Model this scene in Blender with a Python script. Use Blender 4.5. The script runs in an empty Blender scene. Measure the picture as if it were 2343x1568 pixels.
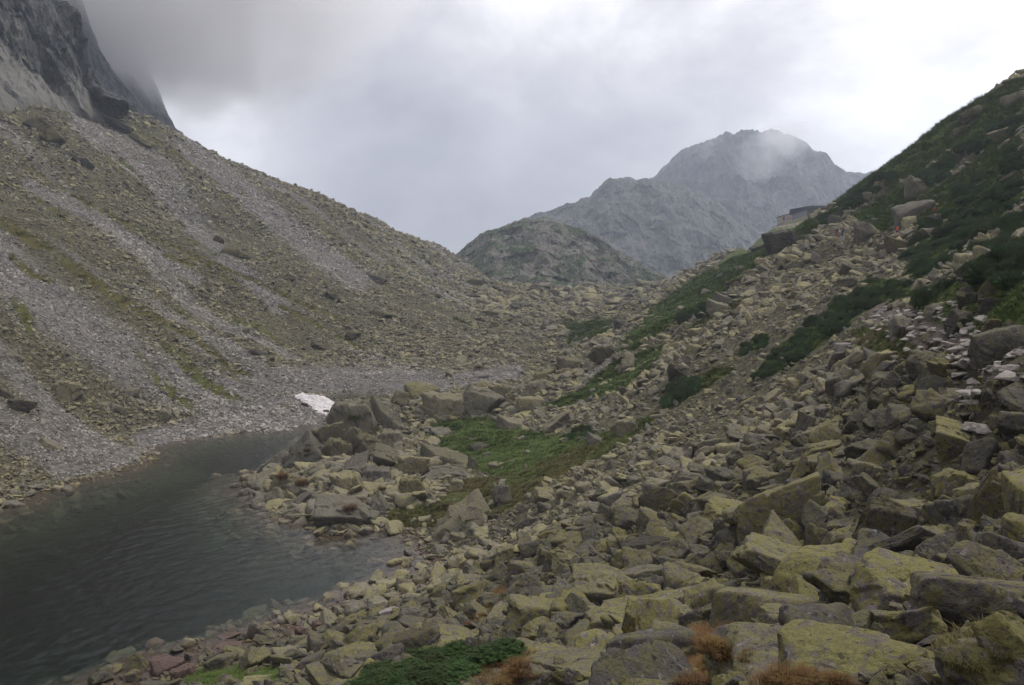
import bpy, math, random
import numpy as np
from mathutils import Vector, Matrix, Euler
S = bpy.context.scene
random.seed(7); RG = np.random.default_rng(11)
# ---------------------------------------------------------------- camera
F = 781.0; CH = 25.0; PT = math.atan(.0544); KQ = 1024 / 2342
cd = bpy.data.cameras.new('camera'); cam = bpy.data.objects.new('camera', cd); S.collection.objects.link(cam)
cam.location = (0, 0, CH); cam.rotation_euler = (math.pi / 2 - PT, 0, 0)
cd.sensor_width = 36; cd.lens = F / 1024 * 36; cd.clip_start = .1; cd.clip_end = 20000
S.camera = cam
# ---------------------------------------------------------------- world (overcast sky) and sun
SUN_EL, SUN_AZ = math.radians(58), math.radians(62)      # azimuth from +Y towards +X
W = bpy.data.worlds.new("World"); S.world = W; W.use_nodes = True
def build_world():
    nt = W.node_tree; nt.nodes.clear(); N = nt.nodes.new; L = nt.links.new
    out = N('ShaderNodeOutputWorld'); bg = N('ShaderNodeBackground'); bg2 = N('ShaderNodeBackground'); mix = N('ShaderNodeMixShader')
    sky = N('ShaderNodeTexSky'); sky.sky_type = 'NISHITA'; sky.sun_disc = False
    sky.sun_elevation = SUN_EL; sky.sun_rotation = SUN_AZ; sky.altitude = 2000
    bg2.inputs[1].default_value = .1; L(sky.outputs[0], bg2.inputs[0])
    tc = N('ShaderNodeTexCoord'); mp = N('ShaderNodeMapping'); mp.inputs['Scale'].default_value = (1.0, 1.0, 1.25)
    L(tc.outputs['Generated'], mp.inputs[0])
    def math_(op, a, b=None, c=None, clamp=False):
        m = N('ShaderNodeMath'); m.operation = op; m.use_clamp = clamp
        for i, v in enumerate((a, b, c)):
            if v is None: continue
            if isinstance(v, (int, float)): m.inputs[i].default_value = v
            else: L(v, m.inputs[i])
        return m.outputs[0]
    def noise(scale, detail, rough, dist=0, off=(0, 0, 0)):
        m2 = N('ShaderNodeMapping'); m2.inputs['Location'].default_value = off; L(mp.outputs[0], m2.inputs[0])
        n = N('ShaderNodeTexNoise'); n.inputs['Scale'].default_value = scale; n.inputs['Detail'].default_value = detail
        n.inputs['Roughness'].default_value = rough; n.inputs['Distortion'].default_value = dist; L(m2.outputs[0], n.inputs['Vector']); return n.outputs[0]
    def blob(az, el, size, amt):       # soft brighter or darker part of the cloud deck round a compass direction
        d = Vector((math.sin(math.radians(az)) * math.cos(math.radians(el)), math.cos(math.radians(az)) * math.cos(math.radians(el)), math.sin(math.radians(el))))
        v = N('ShaderNodeVectorMath'); v.operation = 'DISTANCE'; L(tc.outputs['Generated'], v.inputs[0]); v.inputs[1].default_value = d
        r = N('ShaderNodeMapRange'); r.interpolation_type = 'SMOOTHSTEP'
        L(v.outputs['Value'], r.inputs[0]); r.inputs[1].default_value = 0; r.inputs[2].default_value = size; r.inputs[3].default_value = amt; r.inputs[4].default_value = 0
        return r.outputs[0]
    n1 = noise(2.6, 9, .56, .35, (1.3, 0, .4)); n2 = noise(7.5, 7, .6, .2, (0, 3.1, 0))
    v = math_('MULTIPLY_ADD', n1, 1.85, -.48)
    v = math_('MULTIPLY_ADD', math_('SUBTRACT', n2, .5), .4, v)
    for a in [(38, 12, .50, .46), (22, 17, .30, .15), (-19, 11, .15, .34), (-6, 20, .28, .14), (-3, 4, .34, -.50), (-28, 15, .2, -.2), (-16, 17, .12, -.2), (8, 8, .16, -.15), (62, 60, .9, .3)]:
        v = math_('ADD', v, blob(*a))
    cr = N('ShaderNodeValToRGB'); e = cr.color_ramp.elements
    e[0].position = 0.0; e[0].color = (.26, .25, .28, 1); e[1].position = 1.0; e[1].color = (1.04, 1.02, 1.03, 1)
    for p, c in ((.38, (.44, .425, .452)), (.55, (.56, .54, .558)), (.7, (.715, .695, .705)), (.85, (.87, .855, .87))):
        x = e.new(p); x.color = (*c, 1)
    L(v, cr.inputs[0]); L(cr.outputs[0], bg.inputs[0]); L(math_('MULTIPLY', math_('ADD', blob(70, 68, 1.35, 1.5), 1.0), WORLD_S), bg.inputs[1])   # an overcast sky is brightest overhead
    mix.inputs[0].default_value = .94; L(bg2.outputs[0], mix.inputs[1]); L(bg.outputs[0], mix.inputs[2]); L(mix.outputs[0], out.inputs[0])
WORLD_S = 1.25
build_world()
sl = bpy.data.lights.new('sun', 'SUN'); sl.energy = 1.5; sl.angle = math.radians(10); sl.color = (1, .93, .83)
so = bpy.data.objects.new('sun', sl); S.collection.objects.link(so)
sd = Vector((math.sin(SUN_AZ) * math.cos(SUN_EL), math.cos(SUN_AZ) * math.cos(SUN_EL), math.sin(SUN_EL)))
so.rotation_euler = (-sd).to_track_quat('-Z', 'Y').to_euler()
S.view_settings.view_transform = 'Standard'; S.view_settings.look = 'None'; S.view_settings.exposure = .22; S.view_settings.gamma = 1
S.view_settings.use_curve_mapping = False
cy = S.cycles; cy.max_bounces = 9; cy.diffuse_bounces = 2; cy.glossy_bounces = 2; cy.transmission_bounces = 2; cy.transparent_max_bounces = 8
cy.volume_bounces = 6; cy.volume_step_rate = 1.0; cy.volume_max_steps = 96; cy.caustics_reflective = False; cy.caustics_refractive = False

# ================================================================ helpers
def ray(qx, qy):
    "slopes dx/dy, dz/dy of the line of sight through a point of the 2342 px wide view"
    x = (np.asarray(qx, float) * KQ - 512) / F; v = -(np.asarray(qy, float) * KQ - 342.5) / F
    den = np.cos(PT) + v * np.sin(PT)
    return x / den, (v * np.cos(PT) - np.sin(PT)) / den
def at(qx, qy, d):
    a, b = ray(qx, qy); return np.array([float(a) * d, d, CH + float(b) * d])
def toQ(x, y, z):
    y0 = y * np.cos(PT) - (z - CH) * np.sin(PT); z0 = y * np.sin(PT) + (z - CH) * np.cos(PT)
    y1 = np.where(y0 > .1, y0, 1e9)
    qx = (x / y1 * F + 512) / KQ; qy = (-z0 / y1 * F + 342.5) / KQ
    bad = y0 <= .1
    return np.where(bad, -9999, qx), np.where(bad, -9999, qy)
def inpoly(px, py, poly):
    px = np.asarray(px, float); py = np.asarray(py, float); r = np.zeros(px.shape, bool); n = len(poly)
    for i in range(n):
        x1, y1 = poly[i]; x2, y2 = poly[(i + 1) % n]
        if y1 == y2: continue
        c = ((y1 > py) != (y2 > py)) & (px < (x2 - x1) * (py - y1) / (y2 - y1) + x1); r ^= c
    return r
def polydist(px, py, poly, closed=True):
    d = np.full(np.shape(px), 1e18); n = len(poly)
    for i in range(n if closed else n - 1):
        x1, y1 = poly[i]; x2, y2 = poly[(i + 1) % n]; dx, dy = x2 - x1, y2 - y1
        t = np.clip(((px - x1) * dx + (py - y1) * dy) / (dx * dx + dy * dy + 1e-12), 0, 1)
        d = np.minimum(d, (px - x1 - t * dx) ** 2 + (py - y1 - t * dy) ** 2)
    return np.sqrt(d)
def h3(i, j, k, s):
    h = (i.astype(np.int64) * 374761393 + j.astype(np.int64) * 668265263 + k.astype(np.int64) * 2147483647 + s * 974634777) & 0xffffffff
    h = ((h ^ (h >> 13)) * 1274126177) & 0xffffffff; h ^= h >> 16; return (h & 0xffff) / 65535.0 * 2 - 1
def vn3(x, y, z, s=0):
    i, j, k = np.floor(x), np.floor(y), np.floor(z); u, v, w = x - i, y - j, z - k
    u = u * u * (3 - 2 * u); v = v * v * (3 - 2 * v); w = w * w * (3 - 2 * w); r = 0
    for a in (0, 1):
        for b in (0, 1):
            for c in (0, 1):
                r = r + h3(i + a, j + b, k + c, s) * (u if a else 1 - u) * (v if b else 1 - v) * (w if c else 1 - w)
    return r
def fbm(x, y, z, oct=4, s=0, ridged=False, rough=.5):
    r = 0; a = 1.; t = 0
    for o in range(oct):
        n = vn3(x * 2 ** o, y * 2 ** o, z * 2 ** o, s + o * 17)
        r = r + a * ((1 - 2 * np.abs(n)) if ridged else n); t += a; a *= rough
    return r / t
def sstep(a, b, x):
    t = np.clip((x - a) / (b - a), 0, 1); return t * t * (3 - 2 * t)
def mesh_np(name, V, Fc, mats=(), smooth=True, fmat=None):
    "mesh from numpy arrays; Fc is (n,3) or (n,4)"
    m = bpy.data.meshes.new(name); V = np.asarray(V, np.float32); Fc = np.asarray(Fc, np.int32); n, q = Fc.shape
    m.vertices.add(len(V)); m.vertices.foreach_set('co', V.ravel()); m.loops.add(n * q); m.loops.foreach_set('vertex_index', Fc.ravel())
    m.polygons.add(n); m.polygons.foreach_set('loop_start', np.arange(0, n * q, q, dtype=np.int32)); m.polygons.foreach_set('loop_total', np.full(n, q, np.int32))
    if smooth: m.polygons.foreach_set('use_smooth', np.ones(n, bool))
    for x in mats: m.materials.append(x)
    if fmat is not None: m.polygons.foreach_set('material_index', np.asarray(fmat, np.int32))
    m.update(calc_edges=True); m.validate(); return m
def link(o, parent=None):
    S.collection.objects.link(o)
    if parent: o.parent = parent
    return o
def tag(o, label=None, cat=None, group=None, kind=None):
    if label: o['label'] = label
    if cat: o['category'] = cat
    if group: o['group'] = group
    if kind: o['kind'] = kind
    return o
def empty(name, loc=(0, 0, 0), rz=0):
    o = bpy.data.objects.new(name, None); o.location = loc; o.rotation_euler = (0, 0, rz); o.empty_display_size = .3; return link(o)
def obj(name, m, parent=None):
    return link(bpy.data.objects.new(name, m), parent)
def attr(m, name, vals):
    a = m.attributes.new(name, 'FLOAT', 'POINT'); a.data.foreach_set('value', np.asarray(vals, np.float32))
def grid_faces(nu, nv):
    a = (np.arange(nv - 1)[:, None] * nu + np.arange(nu - 1)[None]).ravel(); return np.stack([a, a + 1, a + nu + 1, a + nu], 1)

class MB:
    "collects boxes, tubes and polygons into one mesh"
    def __init__(s): s.v = []; s.f = []
    def poly(s, pts): i = len(s.v); s.v += [tuple(p) for p in pts]; s.f.append(tuple(range(i, i + len(pts)))); return s
    def hexa(s, p):       # 8 corners: bottom 4 ccw then top 4
        i = len(s.v); s.v += [tuple(q) for q in p]
        for q in ((3, 2, 1, 0), (4, 5, 6, 7), (0, 1, 5, 4), (1, 2, 6, 5), (2, 3, 7, 6), (3, 0, 4, 7)): s.f.append(tuple(i + k for k in q))
        return s
    def box(s, x0, x1, y0, y1, z0, z1): return s.hexa([(x0, y0, z0), (x1, y0, z0), (x1, y1, z0), (x0, y1, z0), (x0, y0, z1), (x1, y0, z1), (x1, y1, z1), (x0, y1, z1)])
    def tube(s, a, b, r0, r1=None, n=8):
        r1 = r0 if r1 is None else r1; a = Vector(a); b = Vector(b); d = (b - a).normalized(); u = d.orthogonal().normalized(); w = d.cross(u); i = len(s.v)
        for c, r in ((a, r0), (b, r1)):
            for k in range(n): t = 2 * math.pi * k / n; s.v.append(tuple(c + (u * math.cos(t) + w * math.sin(t)) * r))
        for k in range(n): s.f.append((i + k, i + (k + 1) % n, i + n + (k + 1) % n, i + n + k))
        s.f.append(tuple(i + k for k in range(n))[::-1]); s.f.append(tuple(i + n + k for k in range(n))); return s
    def build(s, name, mat, parent=None, smooth=False):
        m = bpy.data.meshes.new(name); m.from_pydata(s.v, [], s.f); m.materials.append(mat)
        if smooth:
            for p in m.polygons: p.use_smooth = True
        m.update(); return obj(name, m, parent)

# ================================================================ materials
class NT:
    def __init__(s, name):
        s.m = bpy.data.materials.new(name); s.m.use_nodes = True; s.t = s.m.node_tree; s.t.nodes.clear()
        s.out = s.n('ShaderNodeOutputMaterial')
    def n(s, k): return s.t.nodes.new(k)
    def l(s, a, b): s.t.links.new(a, b)
    def put(s, sock, v):
        if v is None: return
        if isinstance(v, bpy.types.NodeSocket): s.l(v, sock)
        else: sock.default_value = v
    def pos(s): return s.n('ShaderNodeNewGeometry').outputs['Position']
    def math(s, op, a, b=None, c=None, clamp=False):
        m = s.n('ShaderNodeMath'); m.operation = op; m.use_clamp = clamp
        for i, v in enumerate((a, b, c)): s.put(m.inputs[i], v)
        return m.outputs[0]
    def mapping(s, vec, scale=(1, 1, 1), rot=(0, 0, 0), loc=(0, 0, 0)):
        m = s.n('ShaderNodeMapping'); s.l(vec, m.inputs[0]); m.inputs['Scale'].default_value = scale; m.inputs['Rotation'].default_value = rot; m.inputs['Location'].default_value = loc; return m.outputs[0]
    def noise(s, vec, scale, detail=5, rough=.55, dist=0, col=False):
        n = s.n('ShaderNodeTexNoise'); s.l(vec, n.inputs['Vector']); n.inputs['Scale'].default_value = scale; n.inputs['Detail'].default_value = detail
        n.inputs['Roughness'].default_value = rough; n.inputs['Distortion'].default_value = dist; return n.outputs[1 if col else 0]
    def voro(s, vec, scale, feat='F1', out='Distance', rnd=1):
        n = s.n('ShaderNodeTexVoronoi'); n.feature = feat; s.l(vec, n.inputs['Vector']); n.inputs['Scale'].default_value = scale; n.inputs['Randomness'].default_value = rnd; return n.outputs[out]
    def step(s, v, a, b, lo=0., hi=1.):
        n = s.n('ShaderNodeMapRange'); n.interpolation_type = 'SMOOTHSTEP'; s.put(n.inputs[0], v); n.inputs[1].default_value = a; n.inputs[2].default_value = b; n.inputs[3].default_value = lo; n.inputs[4].default_value = hi; return n.outputs[0]
    def mix(s, f, a, b, mode='MIX'):
        n = s.n('ShaderNodeMix'); n.data_type = 'RGBA'; n.blend_type = mode; s.put(n.inputs['Factor'], f)
        for k, v in ((6, a), (7, b)): s.put(n.inputs[k], (*v, 1) if isinstance(v, tuple) and len(v) == 3 else v)
        return n.outputs[2]
    def attr(s, name, inst=False):
        n = s.n('ShaderNodeAttribute'); n.attribute_name = name; n.attribute_type = 'INSTANCER' if inst else 'GEOMETRY'; return n.outputs['Fac']
    def rand(s): return s.n('ShaderNodeObjectInfo').outputs['Random']
    def nz(s):
        x = s.n('ShaderNodeSeparateXYZ'); s.l(s.n('ShaderNodeNewGeometry').outputs['Normal'], x.inputs[0]); return x.outputs[2]
    def z(s):
        x = s.n('ShaderNodeSeparateXYZ'); s.l(s.pos(), x.inputs[0]); return x.outputs[2]
    def hsv(s, col, h=.5, sat=1., v=1.):
        n = s.n('ShaderNodeHueSaturation'); s.put(n.inputs['Color'], col); s.put(n.inputs['Hue'], h); s.put(n.inputs['Saturation'], sat); s.put(n.inputs['Value'], v); return n.outputs[0]
    def bump(s, h, strength=.5, dist=.1, normal=None):
        n = s.n('ShaderNodeBump'); s.put(n.inputs['Height'], h); n.inputs['Strength'].default_value = strength; n.inputs['Distance'].default_value = dist
        if normal: s.l(normal, n.inputs['Normal'])
        return n.outputs[0]
    def fin(s, col, rough=.9, normal=None, spec=.25, **kw):
        b = s.n('ShaderNodeBsdfPrincipled'); s.put(b.inputs['Base Color'], (*col, 1) if isinstance(col, tuple) and len(col) == 3 else col)
        s.put(b.inputs['Roughness'], rough); b.inputs['Specular IOR Level'].default_value = spec
        for k, v in kw.items(): s.put(b.inputs[k.replace('_', ' ')], v)
        if normal: s.l(normal, b.inputs['Normal'])
        s.l(b.outputs[0], s.out.inputs[0]); return s.m

def rock_nodes(t, lichen=1.0, fresh=None, rnd=None):
    "granite with yellow-green and black lichen; returns colour and height"
    p = t.pos()
    big = t.noise(p, .9, 4, .6); med = t.noise(p, 3.6, 6, .62, .25); med2 = t.noise(p, 12, 4, .62); fine = t.noise(p, 26, 6, .7); grain = t.noise(p, 110, 3, .6)
    blot = t.noise(t.mapping(p, (1, 1, 1), (0, 0, 0), (7, 3, 1)), 3.4, 5, .6, .2); blot2 = t.noise(t.mapping(p, (1, 1, 1), (0, 0, 0), (1, 9, 4)), 6.5, 5, .62, .2)
    base = t.mix(t.step(big, .35, .65), (.118, .102, .098), (.076, .067, .064))
    base = t.mix(t.step(blot, .57, .60), base, (.036, .032, .030)); base = t.mix(t.step(blot2, .60, .63), base, (.29, .265, .245))
    base = t.mix(t.step(grain, .4, .65), base, t.mix(.4, base, (.20, .18, .17)))
    yl = t.mix(t.step(fine, .3, .7), (.192, .180, .066), (.131, .123, .049))
    pale = t.mix(t.step(fine, .3, .7), (.172, .156, .100), (.115, .104, .066))
    lm = t.math('ADD', t.math('MULTIPLY', med, .74), t.math('MULTIPLY', med2, .26))
    up = t.math('MULTIPLY', t.step(t.nz(), -.3, .8), .05)
    lm = t.math('ADD', lm, up)
    wp = t.n('ShaderNodeVectorMath'); wp.operation = 'MULTIPLY_ADD'; t.l(t.noise(p, 16, 4, .6, 0, True), wp.inputs[0]); wp.inputs[1].default_value = (.09,) * 3; t.l(p, wp.inputs[2])
    vd = t.n('ShaderNodeTexVoronoi'); t.l(wp.outputs[0], vd.inputs['Vector']); vd.inputs['Scale'].default_value = 7.5; vs = t.n('ShaderNodeSeparateColor'); t.l(vd.outputs['Color'], vs.inputs[0])
    spot = t.math('MULTIPLY', t.step(vd.outputs['Distance'], .30, .36, 1, 0), t.step(t.math('ADD', vs.outputs[0], t.math('MULTIPLY_ADD', t.noise(p, .8, 3), 1.2, -.6)), .55, .6))
    bspot = t.math('MULTIPLY', t.step(vd.outputs['Distance'], .22, .30, 1, 0), t.step(vs.outputs[1], .72, .76))
    if rnd is not None: lm = t.math('ADD', lm, t.math('MULTIPLY_ADD', rnd, .06, -.03))
    pm = t.step(lm, .47, .49); ym = t.step(lm, .54, .552)
    ym = t.math('MAXIMUM', ym, spot)
    if lichen != 1: pm = t.math('MULTIPLY', pm, lichen); ym = t.math('MULTIPLY', ym, lichen)
    c = t.mix(t.math('MULTIPLY', pm, .6), base, pale); c = t.mix(t.math('MULTIPLY', ym, .85), c, yl)
    c = t.mix(t.math('MULTIPLY', t.math('MAXIMUM', t.step(t.noise(p, 22, 4, .7), .60, .64), bspot), .8), c, (.035, .032, .028))
    if fresh is not None:                                                          # clean pinkish grey scree without lichen
        fc = t.mix(t.step(fine, .3, .7), (.26, .243, .222), (.175, .162, .147)); c = t.mix(fresh, c, fc)
    h = t.math('ADD', t.math('MULTIPLY', t.noise(p, 5, 7, .62), .7), t.math('MULTIPLY', fine, .22)); h = t.math('ADD', h, t.math('MULTIPLY', t.voro(p, 1.7, 'DISTANCE_TO_EDGE'), .25))
    return c, h
def wet(t, c):
    "iron-brown band where the lake wets the rock"
    z = t.math('ADD', t.z(), t.math('MULTIPLY', t.noise(t.pos(), 2, 3), .35)); return t.mix(t.step(z, .12, .34, 1, 0), c, t.mix(.35, (.105, .062, .044), c))
def mk_rock(name, inst, lichen=1.0, tone=(1, 1, 1), far=False):
    t = NT(name); r = t.rand(); fr = t.attr('fresh', True) if inst else None
    c, h = rock_nodes(t, lichen, fr, r)
    c = t.mix(1, c, tone, 'MULTIPLY')
    c = t.hsv(c, .5, t.math('MULTIPLY_ADD', r, .35, .72), t.math('MULTIPLY_ADD', t.noise(t.pos(), .37, 2), .6, t.math('MULTIPLY_ADD', r, .5, .40)))
    return t.fin(wet(t, c), .92, t.bump(h, 1, .13), .2)
M = {}
M['talus'] = mk_rock('talus_rock', True, 1.0, (.80, .79, .80)); M['scree'] = mk_rock('scree_rock', True, .75, (1.36, 1.35, 1.31))  # talus, boulder, yellow: tone lowered for black lichen and painted-in foreground cloud shade
M['boulder'] = mk_rock('boulder_rock', False, 1.0, (.80, .79, .80))
M['yellow'] = mk_rock('yellow_lichen_rock', False, 1.0, (.95, .94, .92))
M['dark'] = mk_rock('dark_rock', False, .9, (.52, .50, .49))
M['khaki'] = mk_rock('khaki_rock', False, .75, (1.08, 1.07, 1.08))
def mk_fresh():
    t = NT('fresh_stone'); p = t.pos(); c = t.mix(t.noise(p, 14, 6, .7), (.14, .125, .112), (.27, .245, .225)); c = t.hsv(c, .5, 1, t.math('MULTIPLY_ADD', t.rand(), .5, .7))
    return t.fin(wet(t, c), .9, t.bump(t.noise(p, 8, 7, .7), .7, .06), .2)
M['fresh'] = mk_fresh()
def mk_pave():
    t = NT('trodden_pale_stone'); p = t.pos(); c = t.mix(t.noise(p, 9, 5, .65), (.19, .17, .148), (.34, .31, .28)); return t.fin(c, .9, t.bump(t.noise(p, 8, 6, .65), .7, .05), .2)
M['pave'] = mk_pave()
def mk_brown():
    t = NT('iron_brown_stone'); p = t.pos(); c = t.mix(t.noise(p, 5, 6, .7), (.045, .026, .021), (.115, .070, .054)); return t.fin(c, .6, t.bump(t.noise(p, 8, 7, .7), .7, .06), .4)
M['brown'] = mk_brown()
def mk_ground():
    t = NT('hillside_ground'); p = t.pos(); g = t.attr('grass'); d = t.attr('dry'); fr = t.attr('fresh')
    c, h = rock_nodes(t, .9, fr)
    vc = t.voro(p, 1.9, 'F1', 'Color'); sp = t.n('ShaderNodeSeparateColor'); t.l(vc, sp.inputs[0])
    c = t.hsv(c, .5, .95, t.math('MULTIPLY_ADD', sp.outputs[0], .55, .25))
    n = t.noise(p, 1.1, 7, .65); n2 = t.noise(p, 9, 5, .7)
    gc = t.mix(t.step(n, .35, .65), (.040, .072, .014), (.082, .110, .025)); gc = t.mix(t.step(n2, .4, .7), gc, (.10, .10, .034))
    dc = t.mix(n2, (.05, .038, .013), (.10, .07, .028)); gc = t.mix(d, gc, dc)
    m = t.step(t.math('ADD', g, t.math('MULTIPLY_ADD', t.noise(p, .8, 6, .7), .9, -.45)), .42, .56)
    c = t.mix(m, c, gc)
    c = t.mix(t.attr('earth'), c, t.mix(n2, (.085, .065, .05), (.17, .145, .125)))
    hh = t.math('ADD', h, t.math('MULTIPLY', t.voro(p, 1.9), -.6))
    return t.fin(wet(t, c), .95, t.bump(hh, 1, .25), .12)
M['ground'] = mk_ground()
def mk_mountain(name, rock1, rock2, green, gthr, scree, sz, scale):
    t = NT(name); p = t.pos(); s = 1 / scale
    n = t.noise(p, 5 * s, 10, .68, .4); n2 = t.noise(t.mapping(p, (1, 1, .35)), 16 * s, 8, .7); n3 = t.noise(p, 60 * s, 5, .7)
    c = t.mix(t.step(n2, .36, .64), rock1, rock2); c = t.mix(t.step(n3, .5, .75), c, tuple(x * 1.5 for x in rock2))
    gm = t.math('ADD', n, t.math('MULTIPLY_ADD', t.step(t.nz(), .2, .9), .16, -.08))
    gn = t.mix(n3, green, tuple(x * 1.7 for x in green))
    c = t.mix(t.step(gm, gthr, gthr + .04), c, gn); c = t.mix(t.step(t.noise(p, 9 * s, 5, .6), .60, .63), c, (.018, .030, .012))
    w = t.attr('w'); sm = t.step(t.math('ADD', w, t.math('MULTIPLY_ADD', t.noise(p, 7 * s, 4, .6), .5, -.25)), sz, sz + .07, 1, 0)
    c = t.mix(t.math('MULTIPLY', sm, t.step(n, gthr + .02, gthr - .02)), c, scree)
    h = t.math('ADD', t.math('MULTIPLY', n2, .7), t.math('MULTIPLY', n3, .3))
    return t.fin(c, .95, t.bump(h, 1, scale * .03), .1)
M['cliff'] = mk_mountain('cliff_rock', (.045, .047, .052), (.105, .105, .105), (.03, .04, .018), .60, (.17, .165, .15), .24, 60)
M['knob'] = mk_mountain('knoll_rock', (.085, .082, .070), (.175, .16, .135), (.030, .044, .020), .545, (.30, .25, .22), .12, 90)
M['mid'] = mk_mountain('ridge_rock', (.045, .046, .048), (.135, .13, .12), (.035, .045, .028), .56, (.26, .25, .23), .1, 130)
M['far'] = mk_mountain('far_rock', (.025, .027, .03), (.11, .11, .105), (.025, .04, .018), .56, (.24, .22, .21), .30, 300)
def mk_leaf(name, a, b, hue=.04):
    t = NT(name); r = t.rand(); p = t.pos(); c = t.mix(t.noise(p, 2.2, 4, .7), a, b); c = t.hsv(c, t.math('MULTIPLY_ADD', r, hue, .5 - hue / 2), 1, t.math('MULTIPLY_ADD', r, .5, .75))
    return t.fin(c, .75, None, .2)
M['pine'] = mk_leaf('pine_needles', (.014, .032, .008), (.048, .078, .018))
M['bark'] = mk_leaf('bark', (.08, .055, .04), (.13, .09, .07))
M['grass'] = mk_leaf('grass_blades', (.050, .092, .016), (.115, .145, .034))
M['dry'] = mk_leaf('dry_grass_blades', (.085, .040, .012), (.17, .10, .038))
M['mixg'] = mk_leaf('mixed_grass_blades', (.07, .07, .022), (.13, .11, .042))
def flat(name, col, rough=.7, spec=.3, var=.15, sc=3.0):
    t = NT(name); n = t.noise(t.pos(), sc, 4); c = t.mix(n, tuple(x * (1 - var) for x in col), tuple(min(1, x * (1 + var)) for x in col)); return t.fin(c, rough, None, spec)
def mk_snow():
    t = NT('old_snow'); p = t.pos(); n = t.noise(t.mapping(p, (1, 1, 4), (0, 0, .5)), 1.6, 8, .7)
    c = t.mix(t.step(n, .44, .60), (.60, .58, .59), (.32, .29, .27)); return t.fin(c, .8, t.bump(n, .6, .25), .3)
M['snow'] = mk_snow()

# ================================================================ the land: height field
LAKE_Q = [(0, 1155), (60, 1132), (150, 1103), (250, 1085), (330, 1058), (345, 1022), (420, 1006), (500, 995), (620, 984), (750, 968), (800, 962)]
LAKE_Q2 = [(760, 985), (735, 1000), (700, 1030), (655, 1062), (590, 1088), (575, 1112), (622, 1128), (632, 1155), (655, 1180), (740, 1190), (760, 1214), (840, 1206), (900, 1212), (960, 1226), (965, 1262), (1020, 1280), (985, 1312), (930, 1342), (905, 1372), (860, 1402), (800, 1425), (755, 1418), (720, 1462), (600, 1480), (570, 1500), (480, 1518), (400, 1545), (350, 1568)]
def lk(q): a, b = ray(*q); d = -CH / b; return (float(a * d), float(d))
LAKE = [lk(q) for q in LAKE_Q] + [lk(q) for q in LAKE_Q2] + [(-23, 44), (-26, 30), (-44, 16), (-70, 22), (-84, 45), (-76, 74)]
# (view x, view y, distance): what stands there at that distance
C = '''700 1568 39;1000 1568 28;1300 1568 18;1700 1568 9.5;2100 1568 5.4;2342 1568 4.2;850 1500 46;
1100 1400 48;1400 1400 32;1700 1400 20;2000 1400 12.5;2300 1400 8.2;1200 1250 62;1500 1250 45;1800 1250 30;2100 1250 20;2300 1250 15;
1250 1100 84;1400 1100 72;1700 1100 51;2000 1100 35;2300 1100 24;1400 950 106;1600 950 85;1800 950 66;2000 950 51;2300 950 36;
1400 830 148;1600 800 116;1800 800 90;2000 800 65;2200 800 44;2320 790 28;1600 710 152;1750 700 120;1900 700 95;2050 720 64;2200 700 50;2330 700 38;
1750 610 165;1900 600 140;2100 600 96;2300 600 62;2052 541 130;1915 541 150;1800 541 182;2200 540 102;2300 500 88;1950 520 158;
2342 183 168;2270 215 172;2200 255 175;2150 290 180;2100 330 186;2050 365 190;2000 400 196;1950 440 200;1900 480 205;1872 508 208;
2200 400 150;2100 480 150;2300 330 136;2342 450 94;2000 480 172;
1870 499 432;1845 497 426;1800 514 430;1760 528 400;1700 570 338;1650 605 300;1600 640 262;1550 672 230;1500 708 202;1460 745 185;1420 788 166;1400 815 158;1750 565 232;1680 620 215;1600 690 188;
1100 850 188;1300 850 176;1000 800 226;1200 785 236;1350 785 216;1100 700 320;1300 720 296;1450 700 286;1200 662 400;1400 664 392;1520 662 372;1080 640 420;
1250 880 152;1400 870 142;1150 885 160;1050 880 172;950 880 176;870 900 170;
0 1000 108;0 700 146;0 480 190;0 290 240;300 262 326;350 276 338;250 292 306;0 180 275;150 1000 118;150 700 164;150 430 225;300 980 139;300 900 146;300 600 196;300 400 262;300 330 296;400 300 348;500 370 336;400 500 270;
450 850 163;600 930 158;600 800 184;600 600 244;450 700 205;650 460 326;560 415 330;710 466 345;770 470 366;850 500 392;930 535 420;1000 562 446;1050 602 462;800 850 196;800 700 240;1000 700 286;800 580 300;950 620 360;700 520 300;
640 1062 116;700 996 122;760 938 136;800 915 141;850 918 143;900 908 147;1000 905 150;1100 910 145;950 1000 132;1000 960 140;850 1000 131;750 1060 119;700 1120 105;800 1120 103;900 1100 106;820 1180 92;1000 1190 86;
1100 1180 84;1100 1100 97;1200 1040 109;1100 990 124;1200 970 125;1300 1000 112;1150 940 140;1300 930 132;1050 1240 77;960 1050 118;1300 870 146'''
P = []
for l in C.replace('\n', '').split(';'):
    if l.strip():
        a, b, d = map(float, l.split()); P.append(at(a, b, d))
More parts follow.
